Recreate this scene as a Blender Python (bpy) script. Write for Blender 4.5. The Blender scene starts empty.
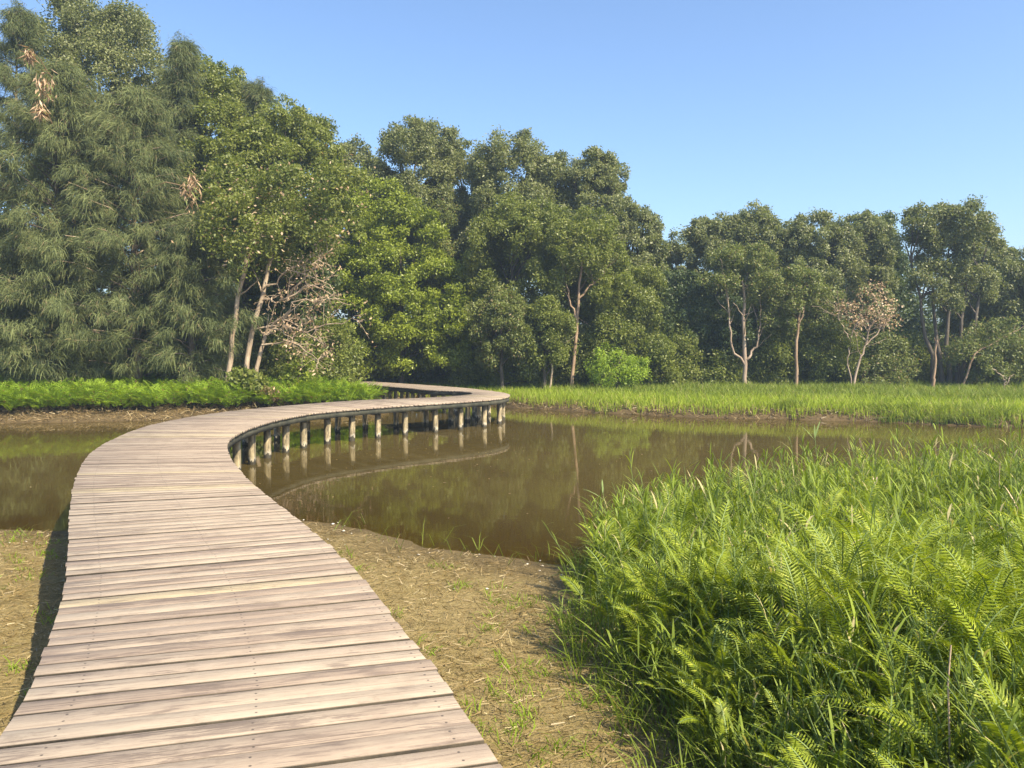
import bpy, math, random
import numpy as np

random.seed(7)
RNG = np.random.default_rng(7)
PI = math.pi
sc = bpy.context.scene
COL = sc.collection

# ------------------------------------------------------------------ camera
F_PX, HORIZON, EYE, DECK = 829.0, 350.0, 2.5, 0.9
cam_d = bpy.data.cameras.new('camera')
cam_d.sensor_width = 36.0
cam_d.lens = F_PX / 1024.0 * 36.0
cam_d.shift_y = -(384.0 - HORIZON) / 1024.0
cam_d.clip_start = 0.05
cam_d.clip_end = 3000
cam = bpy.data.objects.new('camera', cam_d)
cam.location = (0, 0, EYE)
cam.rotation_euler = (PI / 2, 0, 0)
COL.objects.link(cam)
sc.camera = cam

# ------------------------------------------------------------------ sky, sun, exposure
SH = (-0.72, 0.62)                       # shadow of a 1 m pole on the ground
SUN_EL = math.atan(1.0 / math.hypot(*SH))
SUN_DIR = np.array([-SH[0], -SH[1], 1.0]); SUN_DIR /= np.linalg.norm(SUN_DIR)
w = bpy.data.worlds.new('World'); sc.world = w; w.use_nodes = True
nt = w.node_tree
sky = nt.nodes.new('ShaderNodeTexSky'); sky.sky_type = 'NISHITA'; sky.sun_disc = False
sky.sun_elevation = SUN_EL
sky.sun_rotation = math.atan2(SUN_DIR[0], SUN_DIR[1])
sky.altitude = 0; sky.air_density = 1.0; sky.dust_density = 1.6; sky.ozone_density = 5.0
bg = nt.nodes['Background']; bg.inputs['Strength'].default_value = 0.128
nt.links.new(sky.outputs[0], bg.inputs['Color'])
sun_d = bpy.data.lights.new('sun', 'SUN'); sun_d.energy = 5.0; sun_d.angle = math.radians(0.6)
sun_d.color = (1.0, 0.88, 0.66)
sun = bpy.data.objects.new('sun', sun_d); COL.objects.link(sun)
sun.rotation_euler = (PI / 2 - SUN_EL, 0, math.atan2(SUN_DIR[1], SUN_DIR[0]) + PI / 2)
sun.location = (20, -10, 40)
sc.view_settings.view_transform = 'Standard'
sc.view_settings.look = 'None'
sc.view_settings.exposure = 1.05
sc.view_settings.gamma = 1.0
sc.cycles.use_denoising = True
sc.cycles.max_bounces = 6
sc.cycles.transparent_max_bounces = 12
sc.cycles.volume_bounces = 0

# ------------------------------------------------------------------ helpers
def up(px, py, z):
    """point on the level z seen at pixel (px, py)"""
    Y = F_PX * (EYE - z) / (py - HORIZON)
    return ((px - 512) * Y / F_PX, Y)

def tag(o, label=None, cat=None, group=None, kind=None):
    if label: o['label'] = label
    if cat: o['category'] = cat
    if group: o['group'] = group
    if kind: o['kind'] = kind
    return o

def mesh(name, V, faces, mats, parent=None, uv=None, mi=None, attr=None, smooth=False):
    """V (n,3); faces: (m,k) array or list of such arrays"""
    V = np.asarray(V, dtype=np.float32)
    if not isinstance(faces, list): faces = [faces]
    faces = [np.asarray(f, dtype=np.int32) for f in faces if len(f)]
    loops = np.concatenate([f.ravel() for f in faces])
    tot = np.concatenate([np.full(len(f), f.shape[1], np.int32) for f in faces])
    start = np.concatenate([[0], np.cumsum(tot)[:-1]]).astype(np.int32)
    me = bpy.data.meshes.new(name)
    me.vertices.add(len(V)); me.vertices.foreach_set('co', V.ravel())
    me.loops.add(len(loops)); me.loops.foreach_set('vertex_index', loops)
    me.polygons.add(len(tot)); me.polygons.foreach_set('loop_start', start)
    me.polygons.foreach_set('loop_total', tot)
    for m in (mats if isinstance(mats, (list, tuple)) else [mats]): me.materials.append(m)
    if mi is not None: me.polygons.foreach_set('material_index', np.asarray(mi, np.int32))
    if smooth: me.polygons.foreach_set('use_smooth', np.ones(len(tot), bool))
    if uv is not None:
        l = me.uv_layers.new(name='UVMap'); l.data.foreach_set('uv', np.asarray(uv, np.float32).ravel())
    if attr is not None:
        for k, a in attr.items():
            at = me.attributes.new(k, 'FLOAT', 'POINT'); at.data.foreach_set('value', np.asarray(a, np.float32))
    me.update(calc_edges=True); me.validate()
    o = bpy.data.objects.new(name, me); COL.objects.link(o)
    if parent: o.parent = parent
    return o

def empty(name, loc, label, cat, group=None):
    o = bpy.data.objects.new(name, None); COL.objects.link(o); o.location = loc
    o.empty_display_size = 0.3
    return tag(o, label, cat, group)

def norm(a): return a / (np.linalg.norm(a, axis=-1, keepdims=True) + 1e-9)

class Acc:
    def __init__(s): s.V = []; s.F = []; s.n = 0
    def add(s, V, F):
        s.V.append(np.asarray(V, float)); s.F.append(np.asarray(F, int) + s.n); s.n += len(V)
    def tube(s, pts, radii, k=6, cap=True):
        pts = np.asarray(pts, float); radii = np.asarray(radii, float); n = len(pts)
        t = norm(np.gradient(pts, axis=0))
        ref = np.array([0.31, 0.95, 0.05]) if abs(t[0, 2]) > 0.6 else np.array([0, 0, 1.0])
        a = norm(np.cross(t, ref)); b = np.cross(t, a)
        th = np.arange(k) * 2 * PI / k
        V = (pts[:, None] + radii[:, None, None] * (np.cos(th)[None, :, None] * a[:, None] + np.sin(th)[None, :, None] * b[:, None])).reshape(-1, 3)
        i = np.arange(n - 1)[:, None] * k; j = np.arange(k)[None]; j2 = (j + 1) % k
        F = np.stack([i + j, i + j2, i + k + j2, i + k + j], -1).reshape(-1, 4)
        s.add(V, F)
    def quads(s, A, B, C, D):
        n = len(A); V = np.stack([A, B, C, D], 1).reshape(-1, 3)
        s.add(V, np.arange(4 * n).reshape(-1, 4))
    def box(s, c, size, rot=0, tilt=None):
        x, y, z = np.array(size) / 2.0
        V = np.array([[sx * x, sy * y, sz * z] for sz in (-1, 1) for sy in (-1, 1) for sx in (-1, 1)])
        c_, s_ = math.cos(rot), math.sin(rot)
        V = np.stack([V[:, 0] * c_ - V[:, 1] * s_, V[:, 0] * s_ + V[:, 1] * c_, V[:, 2]], 1) + np.array(c)
        s.add(V, [[0, 2, 3, 1], [4, 5, 7, 6], [0, 1, 5, 4], [2, 6, 7, 3], [0, 4, 6, 2], [1, 3, 7, 5]])
    def build(s, name, mat, parent=None, smooth=False, origin=None):
        V = np.concatenate(s.V)
        if origin is not None: V = V - np.array(origin)
        return mesh(name, V, np.concatenate(s.F), mat, parent, smooth=smooth)

# ------------------------------------------------------------------ materials
class NT:
    def __init__(s, name):
        s.m = bpy.data.materials.new(name); s.m.use_nodes = True; s.t = s.m.node_tree
        for n in list(s.t.nodes): s.t.nodes.remove(n)
        s.out = s.n('ShaderNodeOutputMaterial')
    def n(s, typ, **kw):
        x = s.t.nodes.new(typ)
        for k, v in kw.items(): setattr(x, k, v)
        return x
    def l(s, a, b): s.t.links.new(a, b)
    def set(s, node, **kw):
        for k, v in kw.items():
            i = node.inputs[k.replace('_', ' ')]
            if hasattr(v, 'is_linked') or isinstance(v, bpy.types.NodeSocket): s.l(v, i)
            else: i.default_value = v
        return node
    def math(s, op, a, b=None, c=None):
        x = s.n('ShaderNodeMath', operation=op)
        for i, v in enumerate((a, b, c)):
            if v is None: continue
            if isinstance(v, bpy.types.NodeSocket): s.l(v, x.inputs[i])
            else: x.inputs[i].default_value = v
        return x.outputs[0]
    def mix(s, f, a, b, blend='MIX'):
        x = s.n('ShaderNodeMix', data_type='RGBA', blend_type=blend)
        for i, v in ((0, f), (6, a), (7, b)):
            if isinstance(v, bpy.types.NodeSocket): s.l(v, x.inputs[i])
            else: x.inputs[i].default_value = v if i == 0 else (*v, 1)
        return x.outputs[2]
    def noise(s, vec, scale, detail=4, rough=0.55, dist=0.0):
        x = s.n('ShaderNodeTexNoise'); x.inputs['Scale'].default_value = scale
        x.inputs['Detail'].default_value = detail; x.inputs['Roughness'].default_value = rough
        x.inputs['Distortion'].default_value = dist
        if vec is not None: s.l(vec, x.inputs['Vector'])
        return x.outputs['Fac']
    def ramp(s, f, stops):
        x = s.n('ShaderNodeValToRGB'); e = x.color_ramp.elements
        while len(e) < len(stops): e.new(0.5)
        for el, (p, c) in zip(e, stops):
            el.position = p; el.color = (*c, 1) if len(c) == 3 else c
        s.l(f, x.inputs[0]); return x.outputs[0]
    def maprange(s, v, a, b, c=0.0, d=1.0):
        x = s.n('ShaderNodeMapRange'); s.l(v, x.inputs[0])
        for i, q in enumerate((a, b, c, d)): x.inputs[i + 1].default_value = q
        return x.outputs[0]
    def scale(s, vec, sx, sy, sz):
        x = s.n('ShaderNodeMapping'); x.inputs['Scale'].default_value = (sx, sy, sz); s.l(vec, x.inputs[0]); return x.outputs[0]
    def bump(s, h, strength=0.3, dist=0.02):
        x = s.n('ShaderNodeBump'); x.inputs['Strength'].default_value = strength; x.inputs['Distance'].default_value = dist
        s.l(h, x.inputs['Height']); return x.outputs[0]

def leaf_mat(name, c1, c2, c3=None, p3=0.0, trans=0.35, rough=0.45, spec=0.35, tcol=(1.35, 1.5, 0.55)):
    """c1..c2 spread over the leaves, a share p3 of them in c3 (dry)"""
    m = NT(name)
    g = m.n('ShaderNodeNewGeometry'); r = g.outputs['Random Per Island']
    tc = m.n('ShaderNodeTexCoord').outputs['Object']
    ns = m.noise(tc, 0.45, 2)
    f = m.math('ADD', m.math('MULTIPLY', r, 0.6), m.math('MULTIPLY', m.math('SUBTRACT', ns, 0.3), 1.0))
    col = m.mix(f, c1, c2)
    m.t.nodes[-1].clamp_factor = True
    if c3:
        r2 = m.math('FRACT', m.math('MULTIPLY', r, 91.7))
        col = m.mix(m.math('LESS_THAN', r2, p3), col, c3)
    p = m.set(m.n('ShaderNodeBsdfPrincipled'), Base_Color=col, Roughness=rough)
    p.inputs['Specular IOR Level'].default_value = spec
    tr = m.n('ShaderNodeBsdfTranslucent')
    m.l(m.mix(1.0, col, tcol, 'MULTIPLY'), tr.inputs[0])
    mx = m.n('ShaderNodeMixShader'); mx.inputs[0].default_value = trans
    m.l(p.outputs[0], mx.inputs[1]); m.l(tr.outputs[0], mx.inputs[2]); m.l(mx.outputs[0], m.out.inputs[0])
    return m.m

def bark_mat(name, c1, c2, scale=6.0):
    m = NT(name); tc = m.n('ShaderNodeTexCoord').outputs['Object']
    n = m.noise(m.scale(tc, 1, 1, 0.25), scale, 5, 0.65)
    col = m.ramp(n, [(0.35, c1), (0.65, c2)])
    p = m.set(m.n('ShaderNodeBsdfPrincipled'), Base_Color=col, Roughness=0.85, Normal=m.bump(n, 0.5, 0.03))
    m.l(p.outputs[0], m.out.inputs[0]); return m.m

M = {}
M['euc'] = leaf_mat('leaf_grey_green', (0.104, 0.127, 0.048), (0.263, 0.275, 0.108), (0.24, 0.23, 0.12), 0.05, trans=0.33, tcol=(1.2, 1.3, 0.6))
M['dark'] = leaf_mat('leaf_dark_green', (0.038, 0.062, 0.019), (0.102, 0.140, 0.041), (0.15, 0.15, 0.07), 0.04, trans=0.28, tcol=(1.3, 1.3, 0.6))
M['mid'] = leaf_mat('leaf_mid_green', (0.084, 0.115, 0.023), (0.242, 0.262, 0.056), (0.26, 0.27, 0.08), 0.07, trans=0.36, tcol=(1.3, 1.4, 0.5))
M['bright'] = leaf_mat('leaf_bright_green', (0.091, 0.125, 0.011), (0.302, 0.347, 0.036), (0.32, 0.38, 0.06), 0.08, trans=0.35, tcol=(1.3, 1.4, 0.5))
M['lime'] = leaf_mat('leaf_lime_green', (0.18, 0.27, 0.03), (0.34, 0.44, 0.05), trans=0.42, tcol=(1.3, 1.3, 0.5))
M['olive'] = leaf_mat('leaf_olive', (0.101, 0.130, 0.035), (0.236, 0.257, 0.074), (0.26, 0.20, 0.10), 0.07, trans=0.34, tcol=(1.2, 1.3, 0.6))
M['needle'] = leaf_mat('needle_grey_green', (0.058, 0.082, 0.032), (0.225, 0.250, 0.098), (0.26, 0.21, 0.11), 0.04, trans=0.22, rough=0.7, spec=0.15, tcol=(1.2, 1.2, 0.7))
M['dry'] = leaf_mat('leaf_dry_tan', (0.36, 0.24, 0.14), (0.60, 0.44, 0.28), (0.18, 0.22, 0.06), 0.15, trans=0.25, tcol=(1.2, 1.0, 0.7))
M['pink'] = leaf_mat('leaf_dry_pink', (0.40, 0.27, 0.16), (0.60, 0.44, 0.28), (0.15, 0.20, 0.07), 0.35, trans=0.25, tcol=(1.2, 1.0, 0.8))
M['fern'] = leaf_mat('fern_leaf', (0.070, 0.115, 0.008), (0.360, 0.430, 0.036), (0.42, 0.46, 0.07), 0.10, trans=0.38, rough=0.5, spec=0.2, tcol=(1.25, 1.25, 0.4))
M['fernfar'] = leaf_mat('fern_leaf_far', (0.125, 0.210, 0.014), (0.330, 0.450, 0.045), (0.25, 0.16, 0.08), 0.04, trans=0.42, rough=0.6, spec=0.15, tcol=(1.25, 1.25, 0.4))
M['reed'] = leaf_mat('reed_leaf', (0.075, 0.120, 0.014), (0.300, 0.375, 0.055), (0.50, 0.43, 0.22), 0.05, trans=0.36, rough=0.5, spec=0.2, tcol=(1.25, 1.25, 0.4))
M['lawn'] = leaf_mat('lawn_grass', (0.210, 0.285, 0.026), (0.390, 0.470, 0.065), (0.40, 0.36, 0.14), 0.08, trans=0.42, rough=0.6, spec=0.15, tcol=(1.25, 1.25, 0.4))
M['tallgrass'] = leaf_mat('tall_grass', (0.120, 0.170, 0.022), (0.270, 0.330, 0.062), (0.36, 0.34, 0.14), 0.08, trans=0.38, rough=0.6, spec=0.15, tcol=(1.25, 1.25, 0.4))
M['straw'] = leaf_mat('straw', (0.15, 0.105, 0.042), (0.32, 0.235, 0.105), (0.44, 0.36, 0.20), 0.08, trans=0.1)
M['bankstraw'] = leaf_mat('bank_straw', (0.11, 0.075, 0.032), (0.26, 0.18, 0.08), (0.36, 0.28, 0.14), 0.12, trans=0.1)
M['bark'] = bark_mat('bark_dark', (0.055, 0.042, 0.030), (0.13, 0.105, 0.08))
M['bark_tan'] = bark_mat('bark_tan', (0.24, 0.17, 0.11), (0.46, 0.36, 0.25))
M['bark_pale'] = bark_mat('bark_pale', (0.22, 0.155, 0.11), (0.44, 0.34, 0.25), 3)
M['bark_orange'] = bark_mat('bark_orange', (0.18, 0.115, 0.07), (0.40, 0.275, 0.18), 3)

def deck_mat():
    m = NT('weathered_planks')
    uv = m.n('ShaderNodeUVMap').outputs[0]
    sp = m.n('ShaderNodeSeparateXYZ'); m.l(uv, sp.inputs[0]); u, v = sp.outputs[0], sp.outputs[1]
    pid = m.math('FLOOR', v)
    wn = m.n('ShaderNodeTexWhiteNoise', noise_dimensions='1D'); m.l(pid, wn.inputs['W'])
    rnd = wn.outputs['Value']; rc = wn.outputs['Color']
    rs = m.n('ShaderNodeSeparateColor'); m.l(rc, rs.inputs[0])
    fv = m.math('FRACT', v)
    cb = m.n('ShaderNodeCombineXYZ')
    m.l(m.math('ADD', u, m.math('MULTIPLY', rnd, 37.0)), cb.inputs[0]); m.l(m.math('MULTIPLY', fv, 0.145), cb.inputs[1]); m.l(m.math('MULTIPLY', pid, 3.7), cb.inputs[2])
    vec = cb.outputs[0]
    grain = m.noise(m.scale(vec, 5.0, 70, 1), 1.0, 6, 0.74, 0.5)
    patch = m.noise(m.scale(vec, 2.2, 10, 1), 1.0, 5, 0.65, 0.8)
    fine = m.noise(m.scale(vec, 16, 220, 1), 1.0, 3, 0.6)
    base = m.ramp(rnd, [(0.0, (0.285, 0.218, 0.164)), (0.3, (0.372, 0.296, 0.220)), (0.7, (0.410, 0.334, 0.248)), (1.0, (0.320, 0.248, 0.190))])
    yel = m.math('MULTIPLY', m.math('GREATER_THAN', rs.outputs[1], 0.93), 0.5)
    base = m.mix(yel, base, (0.46, 0.38, 0.20))
    streak = m.noise(m.scale(vec, 2.6, 48, 1), 1.0, 8, 0.78, 0.3)
    thr = m.math('ADD', streak, m.math('MULTIPLY', m.math('SUBTRACT', patch, 0.5), 0.9))
    thr = m.math('ADD', thr, m.math('MULTIPLY', m.math('SUBTRACT', rs.outputs[2], 0.5), 0.10))
    col = m.mix(m.maprange(grain, 0.35, 0.65, 0.0, 0.45), base, (0.205, 0.158, 0.120))
    col = m.mix(m.maprange(thr, 0.53, 0.62, 0.0, 0.70), col, (0.130, 0.098, 0.080))
    col = m.mix(m.maprange(thr, 0.36, 0.46, 0.22, 0.0), col, (0.49, 0.41, 0.305))
    col = m.mix(m.maprange(fine, 0.60, 0.70, 0, 0.5), col, (0.12, 0.09, 0.07))
    gp = m.n('ShaderNodeNewGeometry').outputs['Position']
    st = m.noise(gp, 1.1, 5, 0.65); st2 = m.noise(gp, 5.0, 5, 0.7)
    col = m.mix(m.maprange(st, 0.50, 0.66, 0.0, 0.38), col, (0.20, 0.150, 0.118))
    col = m.mix(m.maprange(st2, 0.60, 0.72, 0.0, 0.45), col, (0.135, 0.105, 0.075))
    # weathered long cracks
    crack = m.noise(m.scale(vec, 0.7, 120, 1), 1.0, 2, 0.5)
    col = m.mix(m.maprange(crack, 0.66, 0.70, 0, 0.75), col, (0.07, 0.05, 0.035))
    # edges of every plank mixed darker
    e = m.math('ABSOLUTE', m.math('SUBTRACT', fv, 0.5))
    col = m.mix(m.maprange(e, 0.468, 0.476, 0, 0.75), col, (0.12, 0.09, 0.06))
    # screw heads: pairs at three lines
    su = m.math('ABSOLUTE', m.math('SUBTRACT', m.math('ABSOLUTE', m.math('SUBTRACT', m.math('FRACT', m.math('ADD', m.math('MULTIPLY', u, 1.0), 0.0)), 0.5)), 0.36))
    su = m.math('ABSOLUTE', m.math('SUBTRACT', u, 1.02))
    su2 = m.math('MINIMUM', su, m.math('MINIMUM', m.math('ABSOLUTE', m.math('SUBTRACT', u, 0.22)), m.math('ABSOLUTE', m.math('SUBTRACT', u, 1.82))))
    sv = m.math('MULTIPLY', m.math('ABSOLUTE', m.math('SUBTRACT', m.math('ABSOLUTE', m.math('SUBTRACT', fv, 0.5)), 0.22)), 0.145)
    d = m.math('SQRT', m.math('ADD', m.math('MULTIPLY', su2, su2), m.math('MULTIPLY', sv, sv)))
    col = m.mix(m.maprange(d, 0.004, 0.008, 0.85, 0.0), col, (0.05, 0.04, 0.035))
    h = m.math('ADD', m.math('MULTIPLY', grain, 0.6), m.math('MULTIPLY', fine, 0.4))
    p = m.set(m.n('ShaderNodeBsdfPrincipled'), Base_Color=col, Roughness=0.75, Normal=m.bump(h, 0.5, 0.006))
    p.inputs['Specular IOR Level'].default_value = 0.3
    m.l(p.outputs[0], m.out.inputs[0]); return m.m
M['deck'] = deck_mat()

def post_mat():
    m = NT('post_timber')
    tc = m.n('ShaderNodeTexCoord').outputs['Object']; g = m.n('ShaderNodeNewGeometry').outputs['Position']
    sp = m.n('ShaderNodeSeparateXYZ'); m.l(g, sp.inputs[0]); z = sp.outputs[2]
    n = m.noise(m.scale(g, 5, 5, 1.6), 2.2, 6, 0.7)
    col = m.ramp(n, [(0.36, (0.06, 0.048, 0.028)), (0.49, (0.20, 0.160, 0.092)), (0.64, (0.36, 0.295, 0.175))])
    zn = m.math('ADD', z, m.math('MULTIPLY', m.math('SUBTRACT', n, 0.5), 0.5))
    col = m.mix(m.maprange(zn, 0.15, 0.16, 0.45, 0.0), col, (0.50, 0.46, 0.38))      # barnacle band
    col = m.mix(m.maprange(zn, 0.09, 0.12, 1.0, 0.0), col, (0.035, 0.03, 0.018))     # wet foot
    p = m.set(m.n('ShaderNodeBsdfPrincipled'), Base_Color=col, Roughness=0.8, Normal=m.bump(n, 0.4, 0.02))
    m.l(p.outputs[0], m.out.inputs[0]); return m.m
M['post'] = post_mat()
M['beam'] = bark_mat('beam_dark', (0.022, 0.024, 0.015), (0.075, 0.070, 0.045), 4)  # dark mottled tone shared by edge beams and crossbeams

M['plank_side'] = bark_mat('plank_side', (0.025, 0.020, 0.013), (0.07, 0.055, 0.035), 8)  # shade of the gaps between planks, put into the colour of their sides

def ground_mat():
    m = NT('ground_soil')
    g = m.n('ShaderNodeNewGeometry').outputs['Position']
    n1 = m.noise(g, 0.9, 6, 0.6); n2 = m.noise(g, 9, 6, 0.7); n3 = m.noise(g, 45, 4, 0.7)
    mud = m.ramp(n2, [(0.3, (0.125, 0.094, 0.034)), (0.52, (0.245, 0.184, 0.070)), (0.72, (0.35, 0.272, 0.115))])
    mud = m.mix(m.maprange(n1, 0.4, 0.65, 0.0, 0.4), mud, (0.30, 0.235, 0.11))
    mud = m.mix(m.maprange(n3, 0.52, 0.72, 0.0, 0.55), mud, (0.50, 0.40, 0.24))
    mud = m.mix(m.maprange(n3, 0.28, 0.44, 0.7, 0.0), mud, (0.11, 0.075, 0.035))
    at = m.n('ShaderNodeAttribute', attribute_name='veg').outputs['Fac']
    veg = m.mix(m.maprange(n2, 0.3, 0.7), (0.035, 0.045, 0.015), (0.075, 0.085, 0.03))
    sp0 = m.n('ShaderNodeSeparateXYZ'); m.l(g, sp0.inputs[0])
    mud = m.mix(m.maprange(sp0.outputs[1], 17.0, 20.0), mud, m.ramp(n2, [(0.3, (0.070, 0.050, 0.024)), (0.7, (0.175, 0.125, 0.060))]))
    col = m.mix(at, mud, veg)
    sp = m.n('ShaderNodeSeparateXYZ'); m.l(g, sp.inputs[0])
    wet = m.maprange(m.math('ADD', sp.outputs[2], m.math('MULTIPLY', m.math('SUBTRACT', n1, 0.5), 0.06)), 0.0, 0.085, 0.85, 0.0)
    col = m.mix(wet, col, (0.105, 0.074, 0.034))
    rg = m.maprange(wet, 0.0, 0.6, 0.95, 0.8)
    h = m.math('ADD', n2, m.math('MULTIPLY', n3, 0.5))
    p = m.set(m.n('ShaderNodeBsdfPrincipled'), Base_Color=col, Roughness=rg, Normal=m.bump(h, 1.0, 0.05)); p.inputs['Specular IOR Level'].default_value = 0.15
    m.l(p.outputs[0], m.out.inputs[0]); return m.m
M['ground'] = ground_mat()

def water_mat():
    m = NT('murky_water')
    g = m.n('ShaderNodeNewGeometry').outputs['Position']
    r1 = m.noise(m.scale(g, 1.0, 2.2, 1), 1.3, 3, 0.5); r2 = m.noise(m.scale(g, 1, 1.8, 1), 9, 3, 0.55)
    h = m.math('ADD', m.math('MULTIPLY', r1, 1.0), m.math('MULTIPLY', r2, 0.10))
    nrm = m.bump(h, 0.025, 0.05)
    n = m.noise(g, 0.25, 4, 0.6)
    col = m.ramp(n, [(0.3, (0.080, 0.058, 0.017)), (0.7, (0.104, 0.077, 0.024))])
    dep = m.n('ShaderNodeAttribute', attribute_name='depth').outputs['Fac']
    body = m.n('ShaderNodeBsdfDiffuse'); m.l(col, body.inputs[0])
    tr = m.n('ShaderNodeBsdfTransparent'); tr.inputs[0].default_value = (0.72, 0.65, 0.40, 1)
    fac = m.math('SUBTRACT', 1.0, m.math('EXPONENT', m.math('MULTIPLY', dep, -7.0)))
    under = m.n('ShaderNodeMixShader'); m.l(fac, under.inputs[0]); m.l(tr.outputs[0], under.inputs[1]); m.l(body.outputs[0], under.inputs[2])
    gl = m.n('ShaderNodeBsdfGlossy'); gl.inputs['Roughness'].default_value = 0.006; m.l(nrm, gl.inputs['Normal'])
    fr = m.n('ShaderNodeFresnel'); fr.inputs[0].default_value = 1.33; m.l(nrm, fr.inputs['Normal'])
    mx = m.n('ShaderNodeMixShader'); m.l(fr.outputs[0], mx.inputs[0]); m.l(under.outputs[0], mx.inputs[1]); m.l(gl.outputs[0], mx.inputs[2])
    m.l(mx.outputs[0], m.out.inputs[0]); return m.m
M['water'] = water_mat()

def plain(name, c, rough=0.7):
    m = NT(name); tc = m.n('ShaderNodeTexCoord').outputs['Object']
    n = m.noise(tc, 12, 4)
    col = m.mix(n, tuple(x * 0.7 for x in c), tuple(min(1, x * 1.25) for x in c))
    p = m.set(m.n('ShaderNodeBsdfPrincipled'), Base_Color=col, Roughness=rough)
    m.l(p.outputs[0], m.out.inputs[0]); return m.m
M['shell'] = plain('pale_shell', (0.55, 0.50, 0.42))
M['stalk'] = plain('dry_stalk', (0.50, 0.36, 0.24))
M['stem'] = plain('green_stem', (0.16, 0.22, 0.06))

# ------------------------------------------------------------------ terrain
POND = np.array([(-45, 12.6), (-14, 12.0), (-7.2, 11.6), (-6.0, 11.5), (-4.4, 12.1), (-2.95, 12.25), (-2.0, 11.5), (-1.17, 10.6),
                 (-0.2, 10.2), (0.65, 9.6), (2, 9.9), (4, 10.4), (8, 10.3), (14, 9), (30, 6.5), (60, 4), (60, 24.5), (30, 25.6),
                 (20, 26.2), (15.8, 26.9), (11.9, 29.2), (6.9, 30.6), (3.5, 32.9), (0.35, 35.5), (-1.2, 38), (-4, 41), (-7.5, 43),
                 (-9.2, 40), (-7, 37), (-5.2, 34.8), (-4.9, 33), (-5.8, 31.4), (-9, 30.4), (-12.4, 29.4), (-17.3, 28.1), (-30, 27), (-45, 26)])

def pond_sd(X, Y):
    """signed distance to the shore, positive on land"""
    P = np.stack([X.ravel(), Y.ravel()], 1); d = np.full(len(P), 1e9); inside = np.zeros(len(P), bool)
    n = len(POND)
    for i in range(n):
        a, b = POND[i], POND[(i + 1) % n]; ab = b - a
        t = np.clip(((P - a) @ ab) / (ab @ ab), 0, 1)
        d = np.minimum(d, np.linalg.norm(P - a - t[:, None] * ab, axis=1))
        c = ((a[1] > P[:, 1]) != (b[1] > P[:, 1])) & (P[:, 0] < (b[0] - a[0]) * (P[:, 1] - a[1]) / (b[1] - a[1] + 1e-12) + a[0])
        inside ^= c
    return np.where(inside, -d, d).reshape(X.shape)

def wob(X, Y):
    return (np.sin(X * 1.7 + np.sin(Y * 1.1) * 1.3) * np.cos(Y * 1.9 + np.sin(X * .9)) * .5 + np.sin(X * 4.3 + Y * 2.7) * np.cos(Y * 5.1 - X * 3.3) * .25
            + np.sin(X * 11 + 3 * np.sin(Y * 7)) * np.cos(Y * 13 + 2 * np.sin(X * 9)) * .12)

def height(X, Y):
    X = np.asarray(X, float); Y = np.asarray(Y, float)
    d = pond_sd(X, Y) + wob(X, Y) * 0.22
    near = Y < 19
    land = np.where(near, 0.30 * (1 - np.exp(-np.maximum(d, 0) * 0.20)), np.where(X < -4.5, 0.42, 0.36) * (1 - np.exp(-np.maximum(d, 0) * np.where(X < -4.5, 1.0, 2.2))))
    water = np.where(near, np.maximum(-0.9, d * 0.055), np.maximum(-0.9, d * 0.35))
    h = np.where(d > 0, land + np.clip(d * 2, 0, 1) * wob(X * 1.3, Y * 1.3) * 0.022, water)
    return h

def axis(lo, hi, step, far_lo, far_hi, n=16):
    a = np.arange(lo, hi + step, step)
    l = lo - np.geomspace(step, lo - far_lo, n)[::-1]; r = hi + np.geomspace(step, far_hi - hi, n)
    return np.concatenate([l, a, r])
gx = axis(-26, 26, 0.2, -900, 900); gy = axis(-2, 46, 0.2, -120, 1500)
GX, GY = np.meshgrid(gx, gy)
GZ = height(GX, GY)
sd = pond_sd(GX, GY)
veg = np.where(GY > 19, np.clip((sd - np.where(GX < -4.5, 1.6, 0.45)) / 0.5, 0, 1), 0)
nx, ny = len(gx), len(gy)
ii = (np.arange(ny - 1)[:, None] * nx + np.arange(nx - 1)[None]).ravel()
Fg = np.stack([ii, ii + 1, ii + nx + 1, ii + nx], 1)
o = mesh('ground', np.stack([GX, GY, GZ], -1).reshape(-1, 3), Fg, M['ground'], attr={'veg': veg.ravel()}, smooth=True)
tag(o, kind='structure')

wx = np.linspace(-50, 64, 300); wy = np.linspace(2.5, 46, 220)
WX, WY = np.meshgrid(wx, wy)
dep = np.maximum(0, -height(WX, WY))
nx2 = len(wx); ii = (np.arange(len(wy) - 1)[:, None] * nx2 + np.arange(nx2 - 1)[None])
keep = (pond_sd(WX, WY)[:-1, :-1] < 1.5)
ii = ii[keep]
o = mesh('pond_water', np.stack([WX, WY, np.zeros_like(WX)], -1).reshape(-1, 3), np.stack([ii, ii + 1, ii + nx2 + 1, ii + nx2], 1), M['water'], attr={'depth': dep.ravel()}, smooth=True)
tag(o, kind='structure')

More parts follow.
